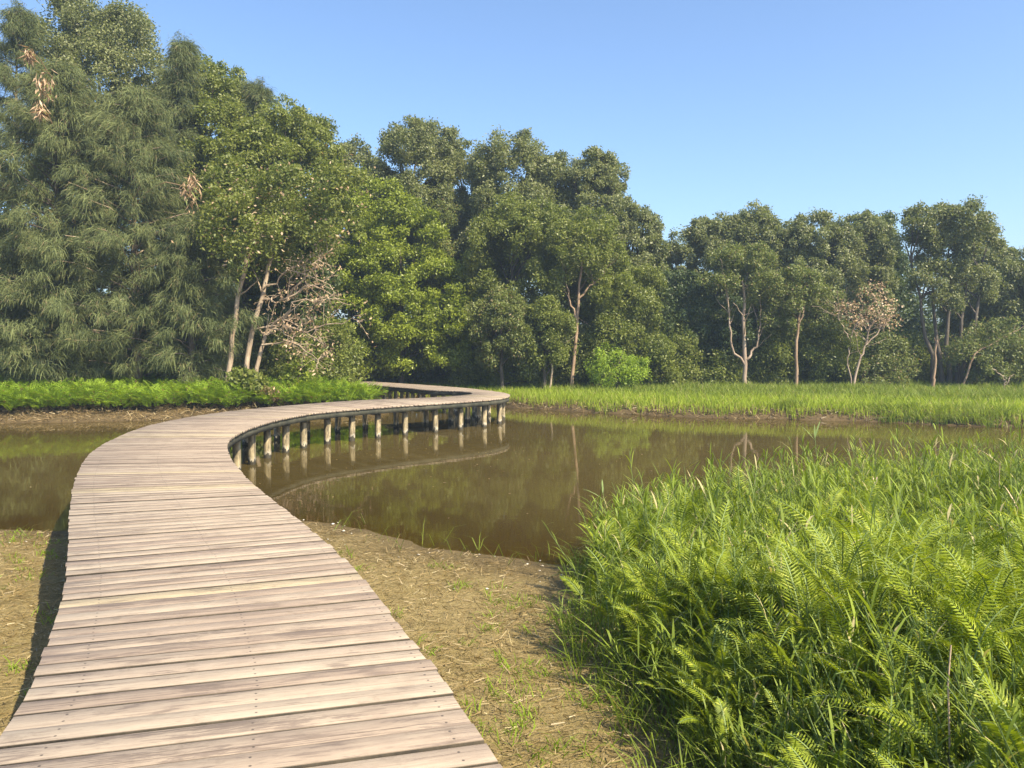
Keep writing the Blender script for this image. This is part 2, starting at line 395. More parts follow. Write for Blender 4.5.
# ------------------------------------------------------------------ boardwalk
ST = [((0, 735), (447, 684)), ((37, 668), (405, 632)), ((66, 581), (343, 556)), ((69, 514), (276, 502)), ((75, 480), (245, 476)),
      ((87, 456), (229, 454)), ((107, 442), (229, 440)), ((138, 428.6), (245, 430)), ((169, 420.8), (268, 422)), ((208, 414), (295, 416)),
      ((259, 408), (326, 411.5)), ((340, 401.3), (388, 406.5)), ((380, 399.3), (430, 403.8)), ((425, 397.7), (468, 401.3)),
      ((453, 396), (496, 399)), ((467, 394.8), (509, 396.5)), ((472, 393.5), (508, 393.6)), ((466, 391.6), (494, 391.2))]
Lw = [up(*a, DECK) for a, b in ST]; Rw = [up(*b, DECK) for a, b in ST]
Lw = [(-1.05, -5.2), (-1.15, -1.5), (-1.62, 1.4)] + Lw
Rw = [(0.95, -5.2), (0.88, -1.0), (0.33, 1.95)] + Rw
outer = [up(475, 388.9, DECK), up(454, 387, DECK), up(422, 384.7, DECK), up(391, 382.7, DECK), (-8.3, 43.5), (-11.5, 45.5)]
pr = np.array(Rw[-1])
for k, q in enumerate(outer):
    q = np.array(q); nxt = np.array(outer[k + 1]) if k + 1 < len(outer) else q + (q - pr)
    t = norm(nxt - pr); nl = np.array([-t[1], t[0]])
    Rw.append(tuple(q)); Lw.append(tuple(q + nl * 2.05)); pr = q
Lw = np.array(Lw); Rw = np.array(Rw)

def cr(P, n=24):
    P = np.vstack([2 * P[0] - P[1], P, 2 * P[-1] - P[-2]]); out = []
    for i in range(1, len(P) - 2):
        t = np.linspace(0, 1, n, endpoint=False)[:, None]
        a, b, c, d = P[i - 1], P[i], P[i + 1], P[i + 2]
        out.append(0.5 * (2 * b + (c - a) * t + (2 * a - 5 * b + 4 * c - d) * t ** 2 + (3 * b - a - 3 * c + d) * t ** 3))
    return np.vstack(out + [P[-2:-1]])
Ls, Rs = cr(Lw), cr(Rw)
def sm(a, k=13):
    p = np.vstack([np.repeat(a[:1], k, 0), a, np.repeat(a[-1:], k, 0)])
    ker = np.hanning(2 * k + 1); ker /= ker.sum()
    return np.stack([np.convolve(p[:, j], ker, 'valid') for j in range(2)], 1)
Ls, Rs = sm(Ls), sm(Rs)
Cs = (Ls + Rs) / 2
arc = np.concatenate([[0], np.cumsum(np.linalg.norm(np.diff((Cs), axis=0), axis=1))])
def at(s, which):
    return np.array([np.interp(s, arc, which[:, 0]), np.interp(s, arc, which[:, 1])])
TOT = arc[-1]
print('boardwalk length', TOT, 'widths', np.round(np.linalg.norm(Ls - Rs, axis=1)[::24], 2))
bw = empty('boardwalk', (0, 0, 0), 'curving wooden plank boardwalk on square posts winding over the brown pond', 'boardwalk')
V = []; Fq = []; UV = []; MI = []; s = 0.0; k = 0
rr = random.Random(3)
while s < TOT - 0.2:
    wd = rr.choice([0.138, 0.142, 0.145, 0.15, 0.155]); gap = rr.choice([0.005, 0.008, 0.011, 0.015, 0.020])
    tw = rr.uniform(-0.004, 0.004)
    l0, l1 = at(s, Ls), at(s + wd, Ls); r0, r1 = at(s + tw, Rs), at(s + wd + tw, Rs)
    tl = norm(l0 - r0); ja, jb = rr.gauss(0, 0.005), rr.gauss(0, 0.005)
    zt = DECK + rr.uniform(-0.004, 0.003)
    L = np.linalg.norm(l0 - r0)
    nseg = 1
    a0, a1, b0, b1 = l0 + tl * ja, l1 + tl * ja, r0 - tl * jb, r1 - tl * jb
    base = len(V)
    zz = [zt + rr.uniform(-.0012, .0012) for _ in range(4)]
    ch = 0.002
    # chamfered top: outer ring at zt-ch, inner ring at zt
    for (p, z_) in ((a0, zz[0]), (b0, zz[1]), (b1, zz[2]), (a1, zz[3])): V.append((p[0], p[1], z_ - 0.042))
    for (p, z_) in ((a0, zz[0]), (b0, zz[1]), (b1, zz[2]), (a1, zz[3])): V.append((p[0], p[1], z_ - ch))
    f = norm(a1 - a0) * ch; g_ = norm(b1 - b0) * ch; t_ = tl * ch
    for (p, z_) in ((a0 + f - t_, zz[0]), (b0 + g_ + t_, zz[1]), (b1 - g_ + t_, zz[2]), (a1 - f - t_, zz[3])): V.append((p[0], p[1], z_))
    q = [(3, 2, 1, 0), (0, 1, 5, 4), (1, 2, 6, 5), (2, 3, 7, 6), (3, 0, 4, 7), (4, 5, 9, 8), (5, 6, 10, 9), (6, 7, 11, 10), (7, 4, 8, 11), (8, 9, 10, 11)]
    vu = {0: (0, .02), 1: (L, .02), 2: (L, .98), 3: (0, .98)}
    for fc in q:
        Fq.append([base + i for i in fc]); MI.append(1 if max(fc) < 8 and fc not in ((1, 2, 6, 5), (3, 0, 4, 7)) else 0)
        for i in fc: UV.append((vu[i % 4][0], k + vu[i % 4][1]))
    s += wd + gap; k += 1
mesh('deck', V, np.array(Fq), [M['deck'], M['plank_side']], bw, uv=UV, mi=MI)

def offset_curve(s, off, side):
    A, B = at(s, Ls), at(s, Rs); t = norm(B - A)
    return (A + t * off) if side == 'L' else (B - t * off)
for side in ('L', 'R'):
    for off, zc, hh, ww in ((0.055, DECK - 0.042 - 0.004 - 0.07, 0.14, 0.05),):
        ss = np.arange(0.05, TOT - 0.25, 0.25); pts = np.array([offset_curve(q, off, side) for q in ss])
        t = norm(np.gradient(pts, axis=0)); nn = np.stack([-t[:, 1], t[:, 0]], 1)
        ring = [(1, -1), (1, 1), (-1, 1), (-1, -1)]
        VV = np.stack([np.concatenate([pts + nn * ww / 2 * a, np.full((len(pts), 1), zc + hh / 2 * b)], 1) for a, b in ring], 1).reshape(-1, 3)
        i = np.arange(len(pts) - 1)[:, None] * 4; j = np.arange(4)[None]; j2 = (j + 1) % 4
        FF = np.stack([i + j, i + 4 + j, i + 4 + j2, i + j2], -1).reshape(-1, 4)
        n_ = len(VV); FF = np.vstack([FF, [[0, 1, 2, 3], [n_ - 1, n_ - 2, n_ - 3, n_ - 4]]])
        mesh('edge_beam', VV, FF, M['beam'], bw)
nb = 0; s = 1.0
PW = 0.125
while s < TOT - 1.0:
    A, B = at(s, Ls), at(s, Rs); t = norm(B - A); ang = math.atan2(t[1], t[0]); c = (A + B) / 2; wlen = np.linalg.norm(B - A)
    zt = DECK - 0.042 - 0.004
    a = Acc(); nv = np.array([-t[1], t[0]]) * -0.112; a.box((c[0] + nv[0], c[1] + nv[1], zt - 0.115), (wlen - 0.19, 0.07, 0.15), ang)
    a.build('crossbeam', M['beam'], bw)
    for P in (A + t * 0.27, B - t * 0.27):
        gz = float(height(P[0], P[1])); zb = gz - 0.35; ztop = zt - 0.002
        a = Acc(); hh = ztop - zb
        a.box((0, 0, 0), (PW, PW, hh), 0)
        o = a.build('post', M['post'], bw)
        o.location = (P[0], P[1], (ztop + zb) / 2); o.rotation_euler = (rr.uniform(-.012, .012), rr.uniform(-.012, .012), ang)
    nb += 1
    s += 1.14 if nb % 2 else 1.08
print('bents', nb)

# ------------------------------------------------------------------ leaves and trees
def kites(C, N, T, ln, wd, acc):
    T = norm(T - (T * N).sum(1, keepdims=True) * N); B = np.cross(N, T)
    ln = ln[:, None]; wd = wd[:, None]
    acc.quads(C, C + T * ln * .45 + B * wd / 2, C + T * ln - N * ln * .12, C + T * ln * .45 - B * wd / 2)

def rnd_unit(n, rng): return norm(rng.normal(size=(n, 3)))

def wander(p, q, n, amp, rng, sag=0.0):
    p = np.array(p, float); q = np.array(q, float); t = np.linspace(0, 1, n)[:, None]
    P = p + (q - p) * t; L = np.linalg.norm(q - p)
    off = np.cumsum(rng.normal(size=(n, 3)), 0) * amp * L / n; off -= off[0]; off -= t * off[-1]
    P = P + off; P[:, 2] += sag * L * np.sin(t[:, 0] * PI)
    return P

def crown_leaves(lobes, rng, n_leaf, leaf, clr, drop=0.12, fill=0.22, droop=0.0, flat=0.9):
    """lobes: (cx,cy,cz,rx,ry,rz). Clumps over each lobe's surface; leaves over each clump. Returns mesh accumulator and clump centres."""
    lobes = np.array(lobes, float)
    area = (lobes[:, 3] * lobes[:, 4] + lobes[:, 3] * lobes[:, 5] + lobes[:, 4] * lobes[:, 5]) / 3
    cl = []
    for L, a in zip(lobes, area):
        n = max(5, int(4.8 * a / (clr * clr)))
        u = rnd_unit(n, rng); u[:, 2] = np.where(u[:, 2] < -0.8, -u[:, 2] * .6, u[:, 2]); u = norm(u)
        r = np.where(rng.random(n) < fill, rng.uniform(.3, .8, n), rng.uniform(.82, 1.04, n))[:, None]
        P = L[:3] + u * r * L[3:]
        cl.append(np.hstack([P, u, np.full((n, 1), clr) * rng.uniform(.6, 1.25, (n, 1))]))
    cl = np.vstack(cl)
    # drop clumps deep in other lobes
    deep = np.zeros(len(cl), bool)
    for L in lobes:
        d = np.linalg.norm((cl[:, :3] - L[:3]) / L[3:], axis=1); deep |= d < 0.6
    cl = cl[~deep | (rng.random(len(cl)) < .2)]
    cl = cl[rng.random(len(cl)) > drop]
    per = max(6, int(n_leaf / len(cl)))
    idx = np.repeat(np.arange(len(cl)), per); n = len(idx)
    u = rnd_unit(n, rng); u[:, 2] += 0.25; u = norm(u + cl[idx, 3:6] * 0.35)
    r = rng.uniform(.35, 1.0, n)[:, None] ** .6
    rad = cl[idx, 6:7]
    sc_ = np.ones((n, 3)); sc_[:, 2] = flat
    C = cl[idx, :3] + u * r * rad * sc_ + rng.normal(size=(n, 3)) * rad * .22
    N = norm(u * .5 + rnd_unit(n, rng) * .85 + np.array([0, 0, .2]))
    T = rnd_unit(n, rng) + np.array([0, 0, -droop])
    acc = Acc()
    kites(C, N, T, leaf * rng.uniform(.7, 1.3, n), leaf * rng.uniform(.38, .6, n), acc)
    return acc, cl

def auto_lobes(W, Hc, zc, rng, n=7, form='dome'):
    """lobes of a crown W wide and Hc high centred at height zc"""
    L = [(0, 0, zc - Hc * .02, W * .43, W * .36, Hc * .47)]
    for k in range(n):
        a = k * 2.4 + rng.uniform(-.4, .4); zz = rng.uniform(-.36, .34)
        rr_ = math.sqrt(max(0.05, 1 - (zz * 1.9) ** 2)) * .33 * W
        q = rng.uniform(.15, .21) * W
        L.append((math.cos(a) * rr_, math.sin(a) * rr_, zc + zz * Hc, q, q, min(q * 1.1, Hc * .3)))
    return L

TREES = []
def tree(name, label, px, top, wpx, D, mat, leafn=22000, leaf=0.17, bot=None, bark='bark', clr=None, n=7, group='trees behind the pond',
         trunk_r=None, lean=(0, 0), seed=None, form='dome', drop=.12, limbs=10, lobes=None, droop=0.2, cat='tree', stems=1, show_trunk=0.0, flat=.95):
    rng = np.random.default_rng(seed if seed is not None else int(px * 7 + top * 3 + D))
    X = (px - 512) * D / F_PX; gz = float(height(X, D)) - 0.03
    H = EYE - (top - HORIZON) * D / F_PX - gz; W = wpx * D / F_PX
    zb = (EYE - (bot - HORIZON) * D / F_PX - gz) if bot else H * .18
    root = empty(name, (X, D, gz), label, cat, group)
    Hc = H - zb; zc = (H + zb) / 2
    Lb = lobes if lobes else auto_lobes(W, Hc, zc, rng, n, form)
    Lb = [(a + lean[0], b + lean[1], c, d, e, f) for a, b, c, d, e, f in Lb]
    clr = clr or max(.36, W * .078)
    acc, cl = crown_leaves(Lb, rng, int(leafn * 2.4), leaf * .86, clr, drop, droop=droop, flat=flat)
    r0 = trunk_r or (0.06 + H * .011)
    tr = Acc()
    tops = []
    for sidx in range(stems):
        ox = (sidx - (stems - 1) / 2) * .35 + rng.uniform(-.05, .05); oy = rng.uniform(-.2, .2) if stems > 1 else 0
        tip = np.array([lean[0] * .8 + ox * 3, lean[1] * .8, zb + Hc * .6])
        P = wander((ox, oy, 0), tip, 9, .10, rng)
        R = r0 * (1 - np.linspace(0, .75, 9)) / math.sqrt(stems); R[0] *= 1.35
        tr.tube(P, R, 8); tops.append(P)
    order = rng.permutation(len(cl))[:limbs]
    for i in order:
        P = tops[i % stems]; c = cl[i, :3]
        j = min(7, max(2, int(np.argmin(np.abs(P[:, 2] - (c[2] - .25 * Hc)))))); st = P[j]
        B = wander(st, c, 6, .12, rng, .06); tr.tube(B, np.linspace(r0 * .38 / math.sqrt(stems), .02, 6), 5)
        for q in range(2):
            c2 = c + rng.normal(size=3) * clr * .7
            tr.tube(wander(B[3], c2, 4, .12, rng), np.linspace(.03, .01, 4), 4)
    tr.build('trunk', M[bark], root, smooth=True)
    acc.build('crown', M[mat], root)
    return root, cl, rng

def needle_tree(name, label, px, top, wpx, D, n_tuft=330, seed=0, spire=False, bot=375, mat='needle', group='feathery needle trees on the left bank', clusters=()):
    rng = np.random.default_rng(seed + 100)
    X = (px - 512) * D / F_PX; gz = float(height(X, D)) - .03
    H = EYE - (top - HORIZON) * D / F_PX - gz; W = wpx * D / F_PX
    root = empty(name, (X, D, gz), label, 'tree', group)
    tr = Acc(); P = wander((0, 0, 0), (rng.uniform(-.3, .3), 0, H * .97), 14, .05, rng)
    tr.tube(P, np.linspace(.20, .02, 14), 8)
    acc = Acc(); nb_ = int(n_tuft * 1.7) // 6
    SX = []
    for b in range(nb_):
        f = (b + rng.random()) / nb_; z = .6 + f * (H - .9)
        env = (1 - f) ** (.85 if spire else .55) * (.62 + .38 * min(1, f * 6)) * W / 2 + .25
        a = b * 2.399 + rng.uniform(-.5, .5); Lb = env * rng.uniform(.65, 1.1)
        st = np.array([np.interp(z, P[:, 2], P[:, 0]), np.interp(z, P[:, 2], P[:, 1]), z])
        rise = rng.uniform(.05, .45) * Lb
        en = st + np.array([math.cos(a) * Lb, math.sin(a) * Lb, rise])
        B = wander(st, en, 7, .10, rng, .05); tr.tube(B, np.linspace(.045, .012, 7), 4)
        ntf = rng.integers(5, 8)
        for q in range(ntf):
            u = rng.uniform(.35, 1.0) if q else 1.0
            i = min(6, int(u * 6)); c = B[i] + rng.normal(size=3) * np.array([.28, .28, .18]) * (.4 + Lb * .3)
            SX.append(np.concatenate([c, norm(en - st)]))
    for q in range(18):        # the tip
        c = np.array([P[-1][0], 0, H - q * .09 - .1]) + rng.normal(size=3) * .1 * (1 + q * .15); SX.append(np.concatenate([c, [rng.normal() * .4, rng.normal() * .4, .9]]))
    SX = np.array(SX); m = 84
    idx = np.repeat(np.arange(len(SX)), m); n = len(idx)
    tdir = norm(SX[:, 3:] + rng.normal(size=(len(SX), 3)) * .35)[idx]
    d = norm(tdir * .9 + rng.normal(size=(n, 3)) * .48 + np.array([0, 0, -.45]))
    ln = rng.uniform(.28, .62, n)[:, None]; size = (rng.uniform(.6, 1.15, len(SX)) * np.where(np.arange(len(SX)) >= len(SX) - 18, .42, 1.0))[idx][:, None]; ln = ln * size
    A = SX[idx, :3] + rng.normal(size=(n, 3)) * np.array([.13, .13, .10])
    mid = A + d * ln * .5; tipd = norm(d + np.array([0, 0, -.9])); end = mid + tipd * ln * .55
    sd_ = norm(np.cross(d, rng.normal(size=(n, 3)))) * rng.uniform(.006, .012, n)[:, None]
    acc.quads(A - sd_ * .7, A + sd_ * .7, mid + sd_, mid - sd_); acc.quads(mid - sd_, mid + sd_, end + sd_ * .3, end - sd_ * .3)
    tr.build('trunk', M['bark_tan' if seed % 2 else 'bark'], root, smooth=True)
    acc.build('crown', M[mat], root)
    for (cx, cy, r) in clusters:
        Dd = D - W * .42
        c = np.array([(cx - 512) * Dd / F_PX - X, Dd - D, EYE - (cy - HORIZON) * Dd / F_PX - gz])
        k = 130; a2 = Acc(); C = c + rng.normal(size=(k, 3)) * r * np.array([.35, .35, .6])
        kites(C, rnd_unit(k, rng), np.tile([0, 0, -1.], (k, 1)) + rng.normal(size=(k, 3)) * .25, rng.uniform(.2, .45, k), rng.uniform(.04, .08, k), a2)
        B = wander(P[6] * np.array([1, 1, 0]) + np.array([0, 0, c[2] - .3]), c, 6, .1, rng, .1); a2.tube(B, np.linspace(.03, .012, 6), 4)
        a2.build('dry_leaf_cluster', M['dry'], root)
    return root

NL = 'feathery needle trees on the left bank'
needle_tree('needle_tree', 'tall feathery needle tree with thin pointed tip at the far left edge', 12, 4, 150, 37, 300, 1, True, clusters=((8, 182, .5),))
needle_tree('needle_tree', 'broad olive needle tree at the far left with brown dead cluster hanging high up', 62, 62, 190, 34.0, 460, 2, clusters=((44, 84, .42), (30, 54, .2), (40, 108, .2)))
needle_tree('needle_tree', 'wide feathery needle tree beside the pale dry leaf bundle, left of the leaning trunks', 138, 88, 170, 34.6, 460, 3, clusters=((191, 188, .45),))
needle_tree('needle_tree', 'dark slim needle tree whose spire rises just right of the highest round crown', 176, 36, 110, 38, 300, 4, True)
needle_tree('needle_tree', 'small pointed needle tree tip rising behind the glossy crown left of centre', 257, 80, 90, 40.5, 260, 5, True)
needle_tree('needle_tree', 'low drooping needle tree behind the fern bed left of the leaning trunks', 190, 215, 130, 33.6, 240, 6, bot=375)
needle_tree('needle_tree', 'low drooping needle tree at the left edge just behind the fern bed', 30, 230, 140, 32.9, 260, 8, bot=375)
# out of the frame on the left, seen only from a step aside
needle_tree('needle_tree', 'broad needle tree just outside the left edge', -90, 40, 190, 35.5, 260, 7)

TG = 'round crowned broadleaf trees on the left'
tree('broadleaf_tree', 'highest round crowned tree standing behind the needle trees on the left', 108, 8, 150, 42, 'euc', 46000, .17, bot=210, n=9, group=TG)
tree('broadleaf_tree', 'tall glossy tree with two domes between needle spires on the left', 203, 48, 104, 40.5, 'mid', 24000, .18, bot=240, n=8, group=TG)
tree('broadleaf_tree', 'dense tree sloping down to the gap of sky left of centre', 285, 100, 120, 39, 'mid', 30000, .18, bot=290, n=9, group=TG)
tree('broadleaf_tree', 'leafy tree in front of the sloping crowns above the leaning trunks', 245, 120, 120, 37.5, 'mid', 24000, .19, bot=280, n=8, group=TG)
tree('broadleaf_tree', 'shadowy tree filling the gap behind the dry branches', 290, 230, 90, 38.5, 'dark', 16000, .2, bot=385, n=6, group=TG)

# leaning multi stem tree with dry branches
def leaning():
    D = 33.2; rng = np.random.default_rng(5); X = (243 - 512) * D / F_PX; gz = float(height(X, D)) - .03
    root = empty('leaning_tree', (X, D, gz), 'tree with three pale leaning trunks and tan dry branches at the fern bed', 'tree')
    def w(px, py, dy=0.): return np.array([(px - 512) * (D + dy) / F_PX - X, dy, EYE - (py - HORIZON) * (D + dy) / F_PX - gz])
    specs = [[(226, 372), (233, 330), (240, 290), (246, 262), (252, 240)], [(241, 372), (252, 330), (263, 290), (270, 262), (280, 235)], [(251, 372), (262, 345), (270, 328)]]
    for k, sp in enumerate(specs):
        a = Acc(); P = np.array([w(x, y, .15 * k) for x, y in sp]); P[0, 2] = -.05
        t = np.linspace(0, len(P) - 1, 14); P = np.stack([np.interp(t, np.arange(len(P)), P[:, j]) for j in range(3)], 1)
        P[1:-1] += rng.normal(size=(12, 3)) * .03
        R = np.linspace(.115 if k < 2 else .10, .06, 14); R[0] *= 1.3
        a.tube(P, R, 8)
        for q in range(4):
            s_ = P[6 + q * 2] if k < 2 else P[8 + q]; e = s_ + np.array([rng.uniform(-.5, 1.3), rng.uniform(-.6, .6), rng.uniform(.6, 1.6)])
            a.tube(wander(s_, e, 6, .14, rng), np.linspace(.045, .012, 6), 5)
        a.build('trunk', M['bark_tan'], root, smooth=True)
    ends = [((270, 328), (300, 300), (345, 300)), ((270, 328), (285, 318), (325, 345)), ((263, 290), (290, 270), (330, 285)), ((270, 328), (310, 330), (352, 318)), ((263, 300), (285, 302), (300, 262)),
            ((252, 330), (280, 325), (300, 352)), ((280, 300), (310, 285), (350, 305)), ((262, 345), (290, 340), (318, 360)), ((285, 300), (305, 275), (318, 260))]
    lf = []
    for k, e in enumerate(ends):
        a = Acc(); dz = rng.uniform(-1.6, -.2)
        P = np.array([w(*e[0], 0), w(*e[1], dz * .5), w(*e[2], dz)]); t = np.linspace(0, 2, 10)
        P = np.stack([np.interp(t, [0, 1, 2], P[:, j]) for j in range(3)], 1); P[1:-1] += rng.normal(size=(8, 3)) * .06
        a.tube(P, np.linspace(.045, .012, 10), 5)
        for q in range(9):
            s_ = P[rng.integers(2, 10)]; ee = s_ + np.array([rng.uniform(-.3, .9), rng.uniform(-.6, .4), rng.uniform(-.7, .6)]) * rng.uniform(.6, 1.1)
            B = wander(s_, ee, 5, .2, rng); a.tube(B, np.linspace(.016, .006, 5), 4)
            for z_ in range(2):
                e3 = B[3] + rng.normal(size=3) * .3; a.tube(wander(B[2], e3, 4, .2, rng), np.linspace(.012, .005, 4), 3); lf.append(e3)
            lf.append(ee)
        a.build('dry_branch', M['bark_tan'], root)
    lf = np.array(lf); idx = np.repeat(np.arange(len(lf)), 4); n = len(idx)
    a = Acc(); C = lf[idx] + rng.normal(size=(n, 3)) * .13
    kites(C, rnd_unit(n, rng), rnd_unit(n, rng) + np.array([0, 0, -1.0]), rng.uniform(.08, .2, n), rng.uniform(.04, .08, n), a)
    a.build('dry_leaves', M['dry'], root)
    lobes = []
    for (px, py, r) in ((245, 225, 36), (285, 205, 42), (255, 250, 30), (325, 220, 34), (300, 245, 28), (225, 200, 28), (340, 185, 22)):
        c = w(px, py, rng.uniform(-.8, 1.2)); q = r * D / F_PX; lobes.append((*c, q, q, q * .8))
    acc, cl = crown_leaves(lobes, rng, 26000, .15, .5, .22)
    acc.build('crown', M['mid'], root)
    a = Acc()
    C = cl[rng.integers(0, len(cl), 900), :3] + rng.normal(size=(900, 3)) * .45; kites(C, rnd_unit(900, rng), rnd_unit(900, rng), rng.uniform(.12, .2, 900), rng.uniform(.05, .1, 900), a)
    a.build('dry_leaves', M['dry'], root)
leaning()

# bright layered tree
rngb = np.random.default_rng(11)
D0 = 44.5
lob = []
for (px, py, r, dy) in ((385, 210, 34, 0), (362, 240, 36, -.5), (415, 245, 38, .3), (345, 275, 34, -.8), (392, 280, 42, -.9), (435, 290, 36, -.4), (360, 320, 36, -1.2), (405, 320, 42, -1.5), (450, 325, 34, -1.1),
                        (380, 352, 34, -1.2), (425, 352, 34, -1.4), (462, 350, 26, -.8), (345, 350, 26, -.8), (340, 200, 20, .2)):
    q = r * D0 / F_PX; lob.append(((px - 400) * D0 / F_PX, dy, EYE - (py - HORIZON) * D0 / F_PX - .35, q * rngb.uniform(.8, 1.15), q, q * rngb.uniform(.6, .95)))
tree('layered_tree', 'bright green tree with layered leafy sprays left of centre behind the boardwalk', 400, 195, 150, D0, 'bright', 50000, .19, bot=378, lobes=lob, clr=.52, drop=.3, flat=.6, droop=.4, group='single trees')

TC = 'tall grey green trees of the central grove'
tree('grove_tree', 'small rounded crown at the left end of the central grove beside the sky gap', 352, 137, 84, 50, 'euc', 20000, .2, bot=290, group=TC)
tree('grove_tree', 'tallest domed crown of the central grove, left of centre', 413, 115, 96, 48, 'euc', 30000, .19, bot=270, n=8, group=TC)
tree('grove_tree', 'crown dipping between the tallest dome and the middle domes of the grove', 462, 138, 80, 50, 'euc', 22000, .2, bot=300, group=TC)
tree('grove_tree', 'broad middle dome of the central grove', 512, 124, 104, 47.5, 'euc', 32000, .19, bot=300, n=9, group=TC)
tree('grove_tree', 'pointed dome on the right shoulder of the central grove', 592, 141, 84, 46.5, 'euc', 32000, .18, bot=330, n=9, group=TC)
tree('grove_tree', 'crown between the middle dome and the right shoulder of the grove', 555, 150, 84, 48.5, 'euc', 22000, .2, bot=310, group=TC)
tree('grove_tree', 'sloping crown on the right flank of the central grove above the sky notch', 627, 195, 80, 46, 'euc', 26000, .18, bot=350, group=TC)
tree('grove_tree', 'lowest crown at the right foot of the central grove', 648, 246, 44, 46.5, 'mid', 14000, .18, bot=370, group=TC)
TM = 'middle height trees at the front of the grove'
tree('young_tree', 'olive rounded tree right of the bright layered tree', 447, 183, 96, 48, 'olive', 28000, .16, bot=330, n=8, group=TM)
tree('young_tree', 'dull green tree in the centre of the grove, below the middle dome', 512, 195, 110, 43.5, 'mid', 28000, .17, bot=340, n=8, group=TM)
tree('young_tree', 'small upright leafy tree left of the orange trunk', 503, 288, 62, 40.5, 'olive', 15000, .15, bot=375, group=TM)
tree('young_tree', 'small upright leafy tree just beside the orange trunk on its left', 545, 300, 52, 40.2, 'mid', 12000, .15, bot=372, group=TM)
tree('young_tree', 'tree filling the right flank of the grove below the sloping crown', 622, 262, 84, 43, 'mid', 22000, .16, bot=370, group=TM)
tree('young_tree', 'dark leafy tree directly right of the bright layered tree, low down', 481, 300, 70, 46.8, 'dark', 14000, .17, bot=385, group=TM)
tree('leafy_bush', 'lime green bush at the lawn edge below the orange trunk', 616, 351, 62, 40, 'lime', 2400, .15, bot=388, group='bushes at the lawn edge', cat='bush', trunk_r=.04, limbs=7, drop=.42, clr=.3)

TR = 'tall trees of the right hand grove'
tree('tall_tree', 'thin pale crown rising in the sky notch at the left end of the right grove', 681, 229, 44, 54, 'euc', 9000, .2, bot=330, drop=.3, group=TR)
tree('tall_tree', 'second crown from the left in the right grove, rounded', 717, 212, 72, 49, 'euc', 22000, .19, bot=330, group=TR)
tree('tall_tree', 'domed crown above the forked pale trunk in the right grove', 757, 204, 74, 48.5, 'euc', 24000, .19, bot=330, group=TR)
tree('tall_tree', 'broad yellowish green dome in the middle of the right grove', 817, 206, 84, 47.5, 'euc', 28000, .18, bot=340, n=9, group=TR)
tree('tall_tree', 'crown behind the dry pinkish tree in the right grove', 862, 208, 64, 49, 'euc', 20000, .19, bot=340, group=TR)
tree('tall_tree', 'narrow dark crown at the left side of the sky gap on the right', 881, 207, 36, 51, 'dark', 13000, .19, bot=330, group=TR)
tree('tall_tree', 'spreading airy tree on bare dark trunks right of the sky gap', 948, 208, 112, 43, 'euc', 20000, .17, bot=300, drop=.25, stems=5, trunk_r=.30, limbs=24, lobes=[((a - 948) * 43 / F_PX, b, EYE - (c - HORIZON) * 43 / F_PX - .33, r * 43 / F_PX, r * 43 / F_PX, r * 36 / F_PX) for a, b, c, r in ((916, 0, 236, 17), (935, .4, 226, 22), (962, -.3, 226, 24), (984, .3, 244, 20), (948, .2, 252, 27), (928, -.4, 282, 17), (972, .3, 285, 22), (950, -.2, 300, 16))], group=TR)
tree('tall_tree', 'crown sloping down between the airy tree and the right edge', 990, 240, 90, 48, 'euc', 20000, .19, bot=350, group=TR)
tree('tall_tree', 'crown cut by the right edge of the view', 1030, 248, 90, 45, 'euc', 22000, .18, bot=370, group=TR)
tree('tall_tree', 'broad tree just outside the right edge', 1110, 235, 120, 46, 'euc', 18000, .2, bot=360, group=TR)
TS = 'smaller trees along the right lawn'
tree('lawn_tree', 'dark dense tree low in the notch between the two groves', 682, 268, 90, 44.5, 'dark', 22000, .18, bot=385, n=8, group=TS)
tree('lawn_tree', 'dark tree low behind the pale forked trunk', 725, 300, 90, 44, 'dark', 18000, .18, bot=388, group=TS)

def forked(name, label, paths, D, bark, lobes_px, mat, n_leaf, leaf, r0=.13, drop=.3, clr=.4, dry=None, twigs=14, group=TS):
    rng = np.random.default_rng(int(D * 13 + paths[0][0][0]))
    bx = paths[0][0][0]; X = (bx - 512) * D / F_PX; gz = float(height(X, D)) - .03
    root = empty(name, (X, D, gz), label, 'tree', group)
    def w(px, py, dy=0.): return np.array([(px - 512) * (D + dy) / F_PX - X, dy, EYE - (py - HORIZON) * (D + dy) / F_PX - gz])
    a = Acc()
    for k, sp in enumerate(paths):
        P = np.array([w(x, y, -.3) for x, y in sp]); 
        if sp[0] == paths[0][0]: P[0, 2] = -.05
        t = np.linspace(0, len(P) - 1, 12); P = np.stack([np.interp(t, np.arange(len(P)), P[:, j]) for j in range(3)], 1); P[1:-1] += rng.normal(size=(10, 3)) * .035
        ra = r0 if k == 0 else r0 * .55
        a.tube(P, np.linspace(ra, ra * .45, 12), 7)
        for q in range(twigs):
            s_ = P[rng.integers(5, 12)]; e = s_ + np.array([rng.normal() * .6, rng.normal() * .5, rng.uniform(.2, 1.3)])
            a.tube(wander(s_, e, 5, .16, rng), np.linspace(ra * .25, .008, 5), 4)
    a.build('trunk', M[bark], root, smooth=True)
    lobes = [(*w(px, py, rng.uniform(-.6, .6)), r * D / F_PX, r * D / F_PX, r * D / F_PX * .8) for px, py, r in lobes_px]
    acc, cl = crown_leaves(lobes, rng, n_leaf, leaf, clr, drop); acc.build('crown', M[mat], root)
    return root
